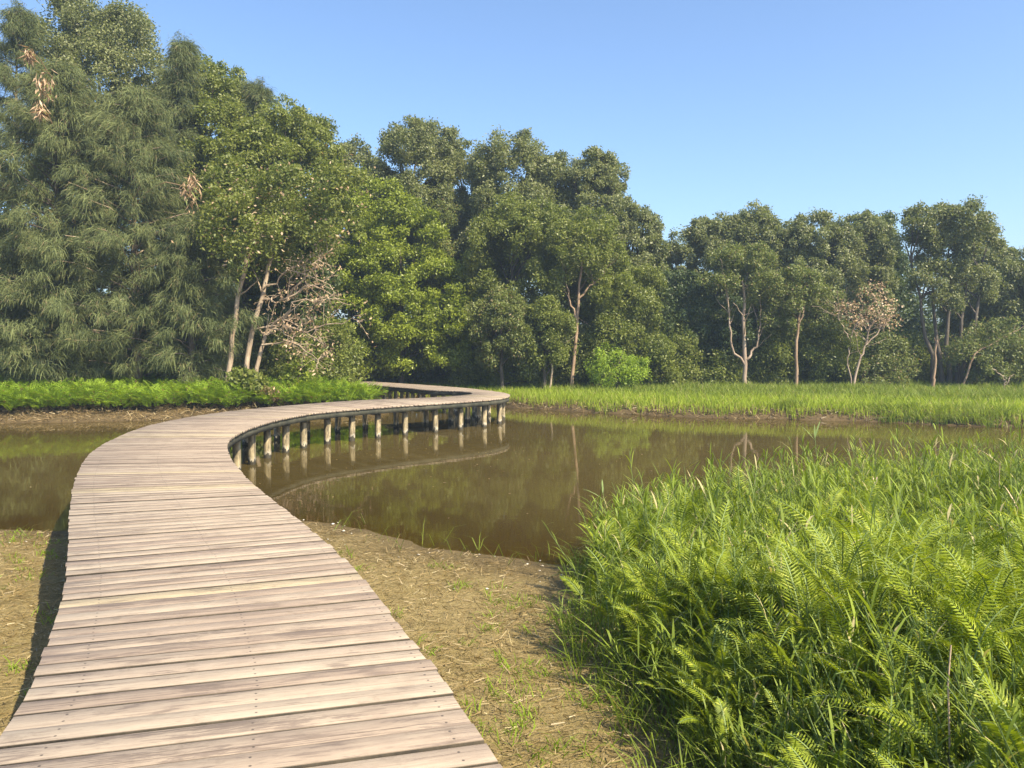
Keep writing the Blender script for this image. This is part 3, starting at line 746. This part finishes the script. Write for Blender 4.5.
forked('young_tree', 'tree with bare orange trunk in the middle of the central grove', [[(571, 388), (575, 350), (578, 310), (580, 280), (583, 250)], [(577, 320), (569, 300), (566, 280)], [(578, 300), (592, 285), (604, 275)]],
       41.2, 'bark_orange', [(578, 245, 30), (553, 262, 22), (604, 262, 24), (592, 228, 22), (562, 226, 20), (612, 290, 18), (548, 285, 15), (596, 300, 14)], 'mid', 26000, .14, .10, drop=.22, twigs=5, group=TM)
forked('crooked_sapling', 'crooked pale sapling at the lawn edge left of the orange trunk', [[(548, 388), (552, 368), (551, 355), (560, 344), (566, 338)], [(551, 355), (546, 345), (544, 335)]],
       40.3, 'bark_tan', [(566, 334, 9), (545, 330, 8)], 'olive', 1600, .14, .06, .3, .3, twigs=3, group=TM)
forked('pale_trunk_tree', 'tree with pale pinkish trunk forked low down at the lawn edge', [[(747, 386), (744, 355), (743, 330), (745, 305), (742, 280)], [(745, 365), (732, 348), (730, 330), (727, 300), (724, 275)], [(746, 360), (757, 345), (760, 320)]],
       42, 'bark_pale', [(742, 268, 22), (722, 285, 16), (765, 290, 18), (755, 262, 18), (730, 262, 14), (775, 310, 14), (715, 310, 12)], 'olive', 15000, .14, .12, twigs=8)
forked('slender_tree', 'slender tree on a straight pale orange trunk between the two forked trees', [[(795, 388), (797, 350), (799, 325), (800, 290)], [(799, 325), (806, 300), (812, 280)]],
       42, 'bark_orange', [(800, 300, 20), (800, 288, 22), (785, 305, 18), (820, 300, 20), (805, 275, 14), (780, 325, 16), (825, 325, 16)], 'olive', 16000, .14, .095, twigs=5)
forked('dry_leaf_tree', 'small tree with white branches and pinkish dry leaves in front of the right grove', [[(851, 389), (858, 365), (866, 345), (870, 325)], [(851, 387), (847, 360), (850, 340), (858, 320)], [(866, 345), (880, 330), (890, 318)], [(850, 340), (840, 322), (838, 310)]],
       41.5, 'bark_pale', [(868, 310, 24), (884, 318, 15), (853, 318, 15), (874, 298, 13)], 'pink', 1700, .13, .07, .4, .5, twigs=12)
forked('bare_sapling', 'thin bare sapling with forked white branches near the right edge of the lawn', [[(1003, 396), (1004, 385), (1006, 378)], [(1004, 386), (1010, 378), (1014, 374)], [(1005, 380), (998, 372), (992, 368)]],
       39, 'bark_pale', [(1006, 376, 5)], 'olive', 60, .12, .045, .3, .2, twigs=0)
forked('bent_tree', 'bent tree with a short orange trunk and leaning limb left of the right edge', [[(932, 396), (934, 375), (937, 340)], [(961, 396), (969, 365), (975, 352), (990, 345), (1012, 333)]],
       41, 'bark_orange', [(985, 345, 22), (1005, 338, 20), (965, 355, 18), (1010, 360, 20), (985, 370, 18)], 'olive', 14000, .13, .10, .25, twigs=2)

# understory bushes
BG = 'dark understory bushes below the trees'
blabels = ['dark bush under the needle trees at the left edge', 'dark bush behind the fern bed below the broad needle tree', 'dark bush behind the fern bed left of the leaning trunks', 'shadowed bush right behind the leaning trunks',
           'dark bush under the dry branches', 'dark bush below the left part of the bright layered tree', 'dark bush below the right part of the bright layered tree', 'dark bush at the foot of the central grove, left part',
           'dark bush behind the small upright trees of the central grove', 'bush behind the lime green bush', 'dark bush at the foot of the sky notch', 'dark bush left of the pale forked trunk',
           'dark bush between the pale forked trunk and the slender trunk', 'dark bush right of the slender trunk', 'dark bush behind the dry pinkish tree', 'dark bush left of the bare trunks on the right', 'dark bush behind the bare trunks on the right', 'dark bush under the bent limb on the right', 'dark bush at the right edge of the lawn', 'dark bush just beyond the right edge']
bp = [(20, 345, 150, 37), (90, 340, 150, 38), (165, 335, 140, 38), (235, 320, 120, 37.5), (300, 320, 120, 37), (355, 330, 100, 46), (425, 330, 110, 47.5), (480, 345, 80, 44.5), (530, 330, 100, 43), (600, 325, 100, 43.5), (660, 320, 90, 44), (710, 330, 90, 43.5),
      (770, 325, 90, 43.5), (822, 325, 90, 43), (868, 335, 80, 43), (900, 335, 56, 43.5), (945, 345, 90, 47), (992, 345, 56, 43), (1025, 345, 80, 42), (1090, 340, 110, 42)]
for (px, top, wp, D), lb in zip(bp, blabels):
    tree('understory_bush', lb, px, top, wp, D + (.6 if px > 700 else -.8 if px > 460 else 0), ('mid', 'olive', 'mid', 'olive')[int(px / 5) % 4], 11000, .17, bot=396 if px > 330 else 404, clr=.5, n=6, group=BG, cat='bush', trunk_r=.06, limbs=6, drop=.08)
BK = 'trees deep in the wood closing the view'
for k, (px, top, wp, lb) in enumerate([(40, 150, 200, 'deep tree behind the needle trees at the far left'), (150, 130, 200, 'deep tree behind the highest round crown'), (240, 160, 180, 'deep tree behind the leaning trunks'), (330, 230, 150, 'deep tree closing the gap left of the bright layered tree'),
                                       (420, 210, 170, 'deep tree behind the bright layered tree'), (520, 220, 180, 'deep tree behind the middle of the central grove'), (610, 250, 150, 'deep tree behind the right flank of the central grove'),
                                       (690, 280, 130, 'deep tree behind the sky notch'), (770, 270, 150, 'deep tree behind the pale forked trunk'), (850, 270, 140, 'deep tree behind the dry pinkish tree'),
                                       (925, 320, 110, 'deep low tree behind the bare trunks on the right'), (1000, 290, 130, 'deep tree behind the right edge of the grove')]):
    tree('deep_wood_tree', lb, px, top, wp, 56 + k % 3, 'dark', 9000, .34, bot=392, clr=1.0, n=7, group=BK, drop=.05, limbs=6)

ru = np.random.default_rng(77); n = 60000
X = ru.uniform(-62, 62, n); Y = ru.uniform(50, 64, n); C = np.stack([X, Y, .3 + ru.random(n) ** 1.3 * (3.2 + 1.2 * np.sin(X * .7) + .8 * np.sin(X * 1.9 + 1))], 1)
acc = Acc(); kites(C, rnd_unit(n, ru), rnd_unit(n, ru), ru.uniform(.2, .42, n), ru.uniform(.12, .22, n), acc)
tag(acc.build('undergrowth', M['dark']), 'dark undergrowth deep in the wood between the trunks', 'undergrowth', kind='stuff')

# ------------------------------------------------------------------ grasses and ferns
def blades(P, h, wd, lean, rng, acc, dirs=None, seg=2, curl=.35):
    """upright tapering blades at ground points P (n,3)"""
    n = len(P); a = rng.uniform(0, 2 * PI, n)
    D = np.stack([np.cos(a), np.sin(a), np.zeros(n)], 1) if dirs is None else dirs
    S = np.stack([-D[:, 1], D[:, 0], np.zeros(n)], 1); b2 = rng.uniform(0, PI, n)[:, None]
    S = norm(S * np.cos(b2) + D * np.sin(b2)) if dirs is None else S
    h = h[:, None]; ln = (lean * rng.uniform(.3, 1, n))[:, None]; wd = wd[:, None]
    m = P + np.array([0, 0, 1]) * h * .55 + D * h * ln * .4; e = P + np.array([0, 0, 1]) * h * (1 - curl * ln) + D * h * ln * 1.1
    acc.quads(P - S * wd / 2, P + S * wd / 2, m + S * wd * .42, m - S * wd * .42)
    acc.quads(m - S * wd * .42, m + S * wd * .42, e + S * wd * .05, e - S * wd * .05)

def scatter(n, x0, x1, y0, y1, rng, cond):
    X = rng.uniform(x0, x1, n); Y = rng.uniform(y0, y1, n); k = cond(X, Y); X, Y = X[k], Y[k]
    return np.stack([X, Y, height(X, Y)], 1)

rg = np.random.default_rng(21)
def treeline(X): return 41.0 - 0.06 * np.maximum(X, 0)
P = scatter(150000, -9, 42, 24.5, 46, rg, lambda X, Y: (pond_sd(X, Y) > .10 + wob(X * 2, Y) * .3) & (pond_sd(X, Y) < 5.5) & ((X > -4) | (Y > 41)) & (X < Y * .72))
acc = Acc(); n = len(P); blades(P, rg.uniform(.22, .5, n), rg.uniform(.018, .035, n), .5, rg, acc)
tag(acc.build('lawn_grass', M['lawn']), 'bright short grass along the far shore of the pond', 'grass', kind='stuff')
P = scatter(150000, -10, 44, 27, 47, rg, lambda X, Y: (pond_sd(X, Y) > 2.5 + rg.uniform(0, 4, len(X))) & ((X > -4) | (Y > 41.5)) & (Y < treeline(X) + 4) & (X < Y * .72))
acc = Acc(); n = len(P); blades(P, rg.uniform(.40, .85, n) * (.8 + .3 * wob(P[:, 0] * .5, P[:, 1] * .5)), rg.uniform(.02, .04, n), .6, rg, acc)
tag(acc.build('tall_grass', M['tallgrass']), 'taller reedy grass on the lawn in front of the trees', 'grass', kind='stuff')
# darker reed clumps at the right end of the shore
P = scatter(110000, 9.5, 30, 24.0, 31, rg, lambda X, Y: (pond_sd(X, Y) > -.08) & (pond_sd(X, Y) < 1.2) & (wob(X * .45, Y * .3) + .25 * np.sin(X * 2) > -.12 + .35 * rg.random(len(X))))
acc = Acc(); n = len(P); blades(P, rg.uniform(.22, .6, n) * (.8 + .5 * wob(P[:, 0] * .9, P[:, 1])), rg.uniform(.018, .03, n), .8, rg, acc)
tag(acc.build('shore_reeds', M['tallgrass']), 'darker reed clumps overhanging the water at the right end of the shore', 'reeds', kind='stuff')
# dry brown mat on the far banks
acc = Acc()
P = scatter(160000, -36, 26, 24, 44, rg, lambda X, Y: (pond_sd(X, Y) > -.05) & (pond_sd(X, Y) < np.where(X < -4.5, 2.4, .8)))
n = len(P); d = rnd_unit(n, rg); d[:, 2] = np.abs(d[:, 2]) * .5; d = norm(d); S = norm(np.cross(d, rnd_unit(n, rg))); l_ = rg.uniform(.08, .28, n)[:, None]; P[:, 2] += rg.uniform(0, .10, n)
acc.quads(P - S * .012, P + S * .012, P + d * l_ + S * .006, P + d * l_ - S * .006)
tag(acc.build('bank_straw', M['bankstraw']), 'brown dead stalks matting the muddy banks across the water', 'dead stalks', kind='stuff')

def fronds(base, az, L, pitch, npin, plen, pwid, rng, acc, rach=None, arch=1.0):
    """base (n,3): every frond arches up and out in direction az; npin pinna pairs"""
    n = len(base); t = (np.arange(npin) + .5) / npin
    out = np.stack([np.cos(az), np.sin(az), np.zeros(n)], 1); side = np.stack([-np.sin(az), np.cos(az), np.zeros(n)], 1)
    # angle along frond from pitch down
    ns = npin + 1; tt = np.linspace(0, 1, ns)
    ang = pitch[:, None] - arch * (tt[None] ** 1.6) * rng.uniform(.5, 1.3, n)[:, None]
    dx = np.cos(ang) / ns; dz = np.sin(ang) / ns
    cx = np.cumsum(dx, 1) * L[:, None]; cz = np.cumsum(dz, 1) * L[:, None]
    bend = rng.normal(size=n) * .12
    pts = base[:, None] + out[:, None] * cx[..., None] + np.array([0, 0, 1.]) * cz[..., None] + side[:, None] * ((tt ** 2)[None] * (bend * L)[:, None])[..., None]
    tan = out[:, None] * np.cos(ang)[..., None] + np.array([0, 0, 1.]) * np.sin(ang)[..., None]
    nrm = -out[:, None] * np.sin(ang)[..., None] + np.array([0, 0, 1.]) * np.cos(ang)[..., None]
    prof = np.sin(PI * np.clip(tt * .93 + .10, 0, 1)) ** .6 * (tt > .16)
    roll = rng.normal(size=n) * .35
    sd2 = side[:, None] * np.cos(roll)[:, None, None] + nrm * np.sin(roll)[:, None, None]
    for sgn in (1, -1):
        pl = (prof[None] * plen[:, None] * rng.uniform(.85, 1.15, (n, ns)))[..., None]
        D = norm(sd2 * sgn * .92 + tan * .42 + nrm * .12)
        W = tan * (pwid[:, None, None] * .5)
        A = pts; Bm = pts + D * pl * .4; E = pts + D * pl - nrm * pl * .16 + tan * pl * .10
        sel = np.broadcast_to((prof > .05)[None], (n, ns)).ravel()
        f = lambda q: q.reshape(-1, 3)[sel]
        acc.quads(f(A), f(Bm + W), f(E), f(Bm - W))
    if rach is not None:
        W = side[:, None] * .0035
        A = (pts[:, :-1] - W).reshape(-1, 3); B = (pts[:, :-1] + W).reshape(-1, 3); C = (pts[:, 1:] + W).reshape(-1, 3); D_ = (pts[:, 1:] - W).reshape(-1, 3)
        rach.quads(A, B, C, D_)

# fern bed on the left bank
rf = np.random.default_rng(33); acc = Acc()
P = scatter(20000, -34, -4.3, 27, 38.5, rf, lambda X, Y: (pond_sd(X, Y) > .72 + .6 * wob(X * 1.2, Y * 1.2)) & (pond_sd(X, Y) < 6) & (rf.random(len(X)) < .42) & (X > -Y * .72) & (Y < 37))
for (lo, hi, fr, pl_, L0) in ((0, 1, 6, 13, .85),):
    idx = np.repeat(np.arange(len(P)), fr); n = len(idx); B = P[idx].copy(); B[:, :2] += rf.normal(size=(n, 2)) * .05; B[:, 2] += rf.uniform(.0, .25, n)
    hh = (.95 + .35 * wob(P[:, 0] * .8, P[:, 1] * .8))[idx]
    fronds(B, rf.uniform(0, 2 * PI, n), rf.uniform(.68, 1.15, n) * hh, rf.uniform(.9, 1.45, n), pl_, rf.uniform(.11, .18, n), rf.uniform(.035, .055, n), rf, acc, arch=1.3)
tag(acc.build('fern_bed', M['fernfar']), 'bright green fern bed along the left bank of the pond', 'ferns', kind='stuff')
print('left ferns', len(P))

def shrub(name, label, px, top, wpx, D, mat, n, leaf, cat='plant', group=None, bot=400):
    return tree(name, label, px, top, wpx, D, mat, n, leaf, bot=bot, clr=.22, n=5, trunk_r=.03, limbs=8, cat=cat, group=group, drop=.2)
shrub('broad_leaf_plant', 'broad leaved green plant at the foot of the leaning trunks', 245, 370, 44, 31.9, 'mid', 900, .24, group='plants at the foot of the leaning trunks', bot=402)
shrub('withered_plant', 'brown withered plant in the fern bed right of the leaning trunks', 271, 391, 13, 31.4, 'bankstraw', 180, .18, group='plants at the foot of the leaning trunks', bot=400)
shrub('broad_leaf_plant', 'small bright leaved plant behind the ferns right of the brown withered plant', 300, 362, 30, 33.2, 'bright', 900, .18, group='plants at the foot of the leaning trunks', bot=398)

# near thicket right of the boardwalk
BED = [(2.4, 1.25), (3.4, 1.15), (4.46, 1.0), (5.0, .90), (6.4, .66), (7.4, .74), (8.5, .88), (9.4, 1.0), (10.2, 1.45), (11.0, 2.6), (12.2, 5.5), (13.2, 10)]
def in_bed(X, Y):
    lim = np.interp(Y, [b[0] for b in BED], [b[1] for b in BED])
    return (X > lim + wob(X * 2, Y * 2) * .12) & (Y < 13.2 + .0 * X) & (Y > 2.2) & (X < Y * .70 + 1.2)
def edge_d(X, Y):
    lim = np.interp(Y, [b[0] for b in BED], [b[1] for b in BED]); return np.clip(X - lim, 0, 5)
def edge_f(X, Y):
    """height factor: the near flank rises slowly, the far end is a bulky wall"""
    d = edge_d(X, Y); near = np.clip((6.6 - Y) / 1.4, 0, 1)
    return (1 - near) * np.clip(.72 + d * .5, 0, 1) + near * np.clip(.32 + d * .95, 0, 1.12)
rn = np.random.default_rng(44)
fa, ra, fb = Acc(), Acc(), Acc()
# near plants, full detail
P = scatter(2400, .3, 6, 2.4, 6.2, rn, in_bed); P = P[edge_d(P[:, 0], P[:, 1]) > .12]
def plant_ferns(P, nf, npin, acc, rach, Ls_, pw, lift):
    idx = np.repeat(np.arange(len(P)), nf); n = len(idx); B = P[idx].copy(); B[:, :2] += rn.normal(size=(n, 2)) * .04
    e = edge_f(B[:, 0], B[:, 1]); md = np.clip(.88 + .55 * wob(B[:, 0] * 1.9 + 5, B[:, 1] * 1.9), .45, 1.3); B[:, 2] += (.08 + rn.uniform(0, lift, n)) * e * md
    L = rn.uniform(*Ls_, n) * (.35 + .65 * e) * (.35 + .65 * md) * np.interp(B[:, 1], [3.0, 4.8], [.66, 1.0])
    fronds(B, rn.uniform(0, 2 * PI, n), L, rn.uniform(.85, 1.5, n), npin, rn.uniform(.055, .095, n) * np.clip(L / .42, .3, 1.25), rn.uniform(*pw, n), rn, acc, rach, arch=1.15)
plant_ferns(P[rn.random(len(P)) < .62], 6, 26, fa, ra, (.34, .66), (.008, .013), .62)
P = scatter(7000, .3, 12, 6.0, 13.2, rn, in_bed)
P = P[rn.random(len(P)) < np.clip(.30 + .35 * wob(P[:, 0] * 1.1, P[:, 1] * 1.1) - .02 * (P[:, 1] - 6), .04, .6)]
plant_ferns(P, 5, 20, fa, ra, (.32, .60), (.011, .018), .55)
tag(fa.build('fern_thicket', M['fern']), 'dense bright green ferns filling the right foreground', 'ferns', kind='stuff')
tag(ra.build('fern_stems', M['stem']), 'thin midribs of the foreground ferns', 'fern stems', kind='stuff')

def reeds(P, H, rng, acc, stem, nl=9, ll=(.22, .42), wd=.018, leanv=.22):
    n = len(P); a = rng.normal(2.6, 1.2, n); lean = np.abs(rng.normal(0, leanv, n)) + .03
    top = P + np.stack([np.cos(a) * lean * H, np.sin(a) * lean * H, H], 1)
    mid = (P + top) / 2 + np.stack([-np.cos(a) * lean * H * .12, -np.sin(a) * lean * H * .12, np.zeros(n)], 1)
    for A, B in ((P, mid), (mid, top)):
        for S in (np.array([1., 0, 0]), np.array([0, 1., 0])):
            stem.quads(A - S * .0035, A + S * .0035, B + S * .0025, B - S * .0025)
    pl = rng.uniform(0, PI, n)
    for k in range(nl):
        t = .28 + .72 * (k + rng.random(n) * .6) / nl; t = np.minimum(t, 1.0)[:, None]
        Q = np.where(t < .5, P + (mid - P) * t * 2, mid + (top - mid) * (t - .5) * 2)
        az = pl + (k % 2) * PI + rng.normal(size=n) * .35; el = rng.uniform(.55, 1.15, n) * (1 if k < nl - 2 else 1.15)
        D = np.stack([np.cos(az) * np.cos(el), np.sin(az) * np.cos(el), np.sin(el)], 1)
        S = norm(np.cross(D, np.array([0, 0, 1.]))); 
        L = rng.uniform(*ll, n)[:, None] * (1.0 - .35 * (np.abs(t - .6) > .3)); w_ = wd * rng.uniform(.6, 1.25, n)[:, None]
        dr = np.array([0, 0, -1.]) * L * rng.uniform(.05, .35, n)[:, None] + np.stack([np.cos(az), np.sin(az), 0 * az], 1) * L * .08
        p1 = Q + D * L * .35; p2 = Q + D * L * .7 + dr * .35; p3 = Q + D * L + dr
        acc.add(np.stack([Q - S * w_ * .2, Q + S * w_ * .2, p1 + S * w_ * .5, p1 - S * w_ * .5, p2 + S * w_ * .38, p2 - S * w_ * .38, p3 + S * .0008, p3 - S * .0008], 1).reshape(-1, 3),
                np.concatenate([np.arange(n)[:, None] * 8 + np.array([q]) for q in ((0, 1, 2, 3), (3, 2, 4, 5), (5, 4, 6, 7))]))
sa, sb = Acc(), Acc()
P = scatter(4200, .3, 14, 2.8, 13.5, rn, in_bed)
dens = np.where(P[:, 1] > 7.5, .95, np.where(P[:, 1] > 5.0, .65, .45)); P = P[rn.random(len(P)) < dens]
H = rn.uniform(.60, 1.10, len(P)) * (1 + .34 * wob(P[:, 0] * 1.5 + 3, P[:, 1] * 1.5)) * edge_f(P[:, 0], P[:, 1]) * np.where(P[:, 1] < 5, .92, 1.0)
reeds(P, H, rn, sa, sb)
P = scatter(3400, 1.2, 14, 10.0, 13.4, rn, in_bed); P[:, 2] = np.maximum(P[:, 2], -.3)
P = P[rn.random(len(P)) < .62]
reeds(P, rn.uniform(.65, 1.08, len(P)) * np.where(rn.random(len(P)) < .16, 1.38, 1.0) * (.78 + .22 * np.clip((P[:, 0] - 1.5) / 2.5, 0, 1)) * (1 + .2 * wob(P[:, 0] * .8 + 1, P[:, 1] * .8)), rn, sa, sb, nl=11, ll=(.20, .36), wd=.016)
P = scatter(9500, .3, 14, 2.5, 13.3, rn, in_bed)
P = P[rn.random(len(P)) < np.clip(.55 + .5 * wob(P[:, 0] * 1.4 + 9, P[:, 1] * 1.4), .1, .9)]
reeds(P, rn.uniform(.55, .98, len(P)) * edge_f(P[:, 0], P[:, 1]) * (1 + .28 * wob(P[:, 0] * 1.8 + 3, P[:, 1] * 1.8)), rn, sa, sb, nl=12, ll=(.12, .26), wd=.013, leanv=.3)
P = scatter(420, 2.6, 11, 8.6, 12.6, rn, in_bed); P = P[edge_d(P[:, 0], P[:, 1]) > .9]
reeds(P, rn.uniform(1.0, 1.38, len(P)) * np.clip(.8 + .1 * (P[:, 0] - 2.2), .8, 1.05), rn, sa, sb, nl=14, ll=(.18, .34), wd=.015, leanv=.16)
P = scatter(1500, .9, 4, 2.4, 4.8, rn, in_bed)
reeds(P, rn.uniform(.55, .95, len(P)) * edge_f(P[:, 0], P[:, 1]), rn, sa, sb, nl=12, ll=(.10, .22), wd=.011, leanv=.3)
tag(sa.build('reed_leaves', M['reed']), 'narrow reed leaves standing among the ferns on the right', 'reeds', kind='stuff')
tag(sb.build('reed_stems', M['stem']), 'thin reed stems among the foreground ferns', 'reed stems', kind='stuff')
# low grass on the shaded left flank of the thicket
P = scatter(9000, -.3, 3, 3.2, 10.5, rn, lambda X, Y: (X > np.interp(Y, [b[0] for b in BED], [b[1] for b in BED]) - .28 + .25 * wob(X * 3, Y * 3)) & (X < np.interp(Y, [b[0] for b in BED], [b[1] for b in BED]) + .9))
acc = Acc(); n = len(P); blades(P, rn.uniform(.12, .45, n), rn.uniform(.006, .012, n), 1.2, rn, acc)
tag(acc.build('edge_grass', M['reed']), 'fine grass spilling from the shaded foot of the thicket', 'grass', kind='stuff')

# ------------------------------------------------------------------ single stalks in the thicket
def stalk(name, label, px, pytop, D, h, mat, lean=(0, 0), leaves=()):
    X = (px - 512) * D / F_PX; zt = EYE - (pytop - HORIZON) * D / F_PX
    gz = max(float(height(X - lean[0], D)), -.2); root = empty(name, (X - lean[0], D, gz), label, 'reed', 'single reeds in the thicket')
    a = Acc(); r = np.random.default_rng(int(px))
    P = wander((0, 0, 0), (lean[0], lean[1], zt - gz), 8, .05, r); a.tube(P, np.linspace(.006, .003, 8), 6); a.build('stalk', mat, root)
    for (az, el, L) in leaves:
        q = P[-1] - np.array([0, 0, r.uniform(0, .1)]); D_ = np.array([math.cos(az) * math.cos(el), math.sin(az) * math.cos(el), math.sin(el)]); S = norm(np.cross(D_, [0, 0, 1.])) * .011
        b = Acc(); pp = [q, q + D_ * L * .35, q + D_ * L * .7 - np.array([0, 0, L * .05]), q + D_ * L - np.array([0, 0, L * .15])]
        ww = [.3, 1, .75, .05]
        for i in range(3): b.quads((pp[i] - S * ww[i])[None], (pp[i] + S * ww[i])[None], (pp[i + 1] + S * ww[i + 1])[None], (pp[i + 1] - S * ww[i + 1])[None])
        b.build('leaf', mat, root)
stalk('reed_stalk', 'straight pale bare stalk rising from the ferns at the lower right', 951, 645, 3.4, 1, M['stalk'], (.02, 0))
stalk('dry_reed', 'broken tan reed with two folded dry leaves poking up at the right', 1000, 462, 9.8, 1, M['stalk'], (.1, 0), ((2.9, .5, .35), (2.5, .75, .3)))
stalk('dry_reed', 'short tan dry reed in the middle of the thicket', 744, 540, 7.6, 1, M['stalk'], (.06, 0), ((1.2, .9, .14),))
stalk('dry_reed', 'dry brown reed head above the thicket near its middle', 876, 482, 9.6, 1, M['stalk'], (.03, 0), ((1.8, 1.2, .16), (.9, 1.1, .12)))
stalk('dry_reed', 'pale dry reed leaf at the right edge of the view', 1018, 505, 8.4, 1, M['stalk'], (.05, 0), ((2.2, 1.1, .3),))
stalk('green_reed', 'tall green reed standing highest above the thicket', 815, 436, 10.8, 1, M['stem'], (-.1, 0), ((.9, .9, .35), (2.6, .9, .3), (1.3, 1.3, .25)))
stalk('green_reed', 'lone green reed leaning over the water at the left end of the thicket', 603, 492, 9.6, 1, M['stem'], (-.12, 0), ((2.7, .5, .3), (1.6, 1.2, .22)))

# ------------------------------------------------------------------ litter, weeds and stones on the mud
def on_mud(X, Y): return (pond_sd(X, Y) > .15)
P = scatter(110000, -9, 3.2, 1.5, 13.5, rn, on_mud)
P = P[rn.random(len(P)) < (.35 + .65 * np.clip(.5 + wob(P[:, 0] * .9, P[:, 1] * .9), 0, 1)) * np.clip(pond_sd(P[:, 0], P[:, 1]) / .7, .25, 1)]
n = len(P); d = rnd_unit(n, rn); d[:, 2] = np.abs(d[:, 2]) * .25; d = norm(d); S = norm(np.cross(d, rnd_unit(n, rn)))
l_ = rn.uniform(.02, .10, n)[:, None] * (1 + (rn.random((n, 1)) < .04) * .9); P[:, 2] += rn.uniform(.001, .018, n); w_ = rn.uniform(.0014, .0045, n)[:, None]
acc = Acc(); acc.quads(P - S * w_, P + S * w_, P + d * l_ + S * w_ * .6, P + d * l_ - S * w_ * .6)
tag(acc.build('straw_litter', M['straw']), 'dry straw litter strewn over the bare mud beside the boardwalk', 'straw', kind='stuff')
cen = scatter(420, -8, 1.5, 2.2, 12, rn, lambda X, Y: on_mud(X, Y) & ((X < -3.2) | (pond_sd(X, Y) > 1.0)))
cen = cen[rn.random(len(cen)) < .75]
extra = np.array([[.25, 6.3], [.15, 6.0], [.0, 5.6], [.35, 6.8], [-.1, 6.2], [.2, 5.3], [.42, 7.1], [-.25, 5.2], [.05, 5.0], [.3, 4.7]])
cen = np.vstack([cen] + [np.column_stack([extra + rn.normal(size=extra.shape) * .12, height(extra[:, 0], extra[:, 1])]) for _ in range(3)])
idx = np.repeat(np.arange(len(cen)), 16); n = len(idx); P = cen[idx].copy(); P[:, :2] += rn.normal(size=(n, 2)) * .055; P[:, 2] = height(P[:, 0], P[:, 1])
acc = Acc(); blades(P, rn.uniform(.03, .12, n), rn.uniform(.005, .010, n), 1.6, rn, acc)
tag(acc.build('mud_weeds', M['fernfar']), 'small green weeds sprouting on the bare mud', 'weeds', kind='stuff')
# stray stems at the waterline
cen = np.array([up(*q, .05) for q in ((355, 528), (376, 540), (395, 548), (490, 556), (520, 560), (470, 545), (545, 552), (430, 540), (365, 520), (15, 545), (22, 538))])
idx = np.repeat(np.arange(len(cen)), 5); n = len(idx); P = np.column_stack([cen[idx] + rn.normal(size=(n, 2)) * .12, np.zeros(n)]); P[:, 2] = height(P[:, 0], P[:, 1])
acc = Acc(); blades(P, rn.uniform(.12, .42, n), rn.uniform(.006, .011, n), 1.5, rn, acc)
tag(acc.build('waterline_grass', M['reed']), 'sparse grass stems bending over the near waterline', 'grass', kind='stuff')
# shells / pale stones
P = scatter(700, -8, 2, 3, 13, rn, lambda X, Y: (pond_sd(X, Y) > -.1) & (pond_sd(X, Y) < np.where(rn.random(len(X)) < .3, 6, .9)))
P = P[rn.random(len(P)) < .6]
ico = np.array([[0, 0, 1], [.9, 0, .1], [.28, .85, .1], [-.73, .53, .1], [-.73, -.53, .1], [.28, -.85, .1], [0, 0, -.7]], float)
icf = np.array([[0, 1, 2], [0, 2, 3], [0, 3, 4], [0, 4, 5], [0, 5, 1], [6, 2, 1], [6, 3, 2], [6, 4, 3], [6, 5, 4], [6, 1, 5]])
Vs, Fs = [], []
for i, p in enumerate(P):
    sz = rn.uniform(.006, .02) * (2.0 if rn.random() < .06 else 1); q = ico * rn.uniform(.7, 1.3, (7, 3)) * np.array([sz * 1.4, sz, sz * .5]); a_ = rn.uniform(0, 6.3)
    q = np.stack([q[:, 0] * math.cos(a_) - q[:, 1] * math.sin(a_), q[:, 0] * math.sin(a_) + q[:, 1] * math.cos(a_), q[:, 2]], 1) + p + np.array([0, 0, sz * .3])
    Vs.append(q); Fs.append(icf + 7 * i)
tag(mesh('pebbles', np.vstack(Vs), np.vstack(Fs), M['shell']), 'pale pebbles and shell bits along the near waterline', 'pebbles', kind='stuff')

# small floating leaves and bits of scum
P = np.column_stack([rn.normal(-2.0, 2.8, 150), rn.normal(19, 3.2, 150)]); P = P[pond_sd(P[:, 0], P[:, 1]) < -.6]; n = len(P)
C = np.column_stack([P, np.full(n, .006)]); acc = Acc()
kites(C, norm(np.tile([0, 0, 1.], (n, 1)) + rn.normal(size=(n, 3)) * .08), rnd_unit(n, rn), rn.uniform(.03, .07, n), rn.uniform(.02, .04, n), acc)
tag(acc.build('floating_leaves', M['straw']), 'tiny dead leaves drifting on the brown pond', 'floating leaves', kind='stuff')

# ------------------------------------------------------------------ haze
m = NT('air_haze'); v = m.n('ShaderNodeVolumePrincipled')
v.inputs['Color'].default_value = (0.62, 0.80, 1.0, 1); v.inputs['Density'].default_value = 0.0011; v.inputs['Anisotropy'].default_value = 0.2
m.l(v.outputs[0], m.out.inputs['Volume'])
a = Acc(); a.box((0, 690, 8.7), (1900, 1700, 20.6)); 
USE_HAZE = True
if USE_HAZE:
    tag(a.build('haze', m.m), kind='stuff')
print('polys', sum(len(o.data.polygons) for o in bpy.data.objects if o.type == 'MESH'))
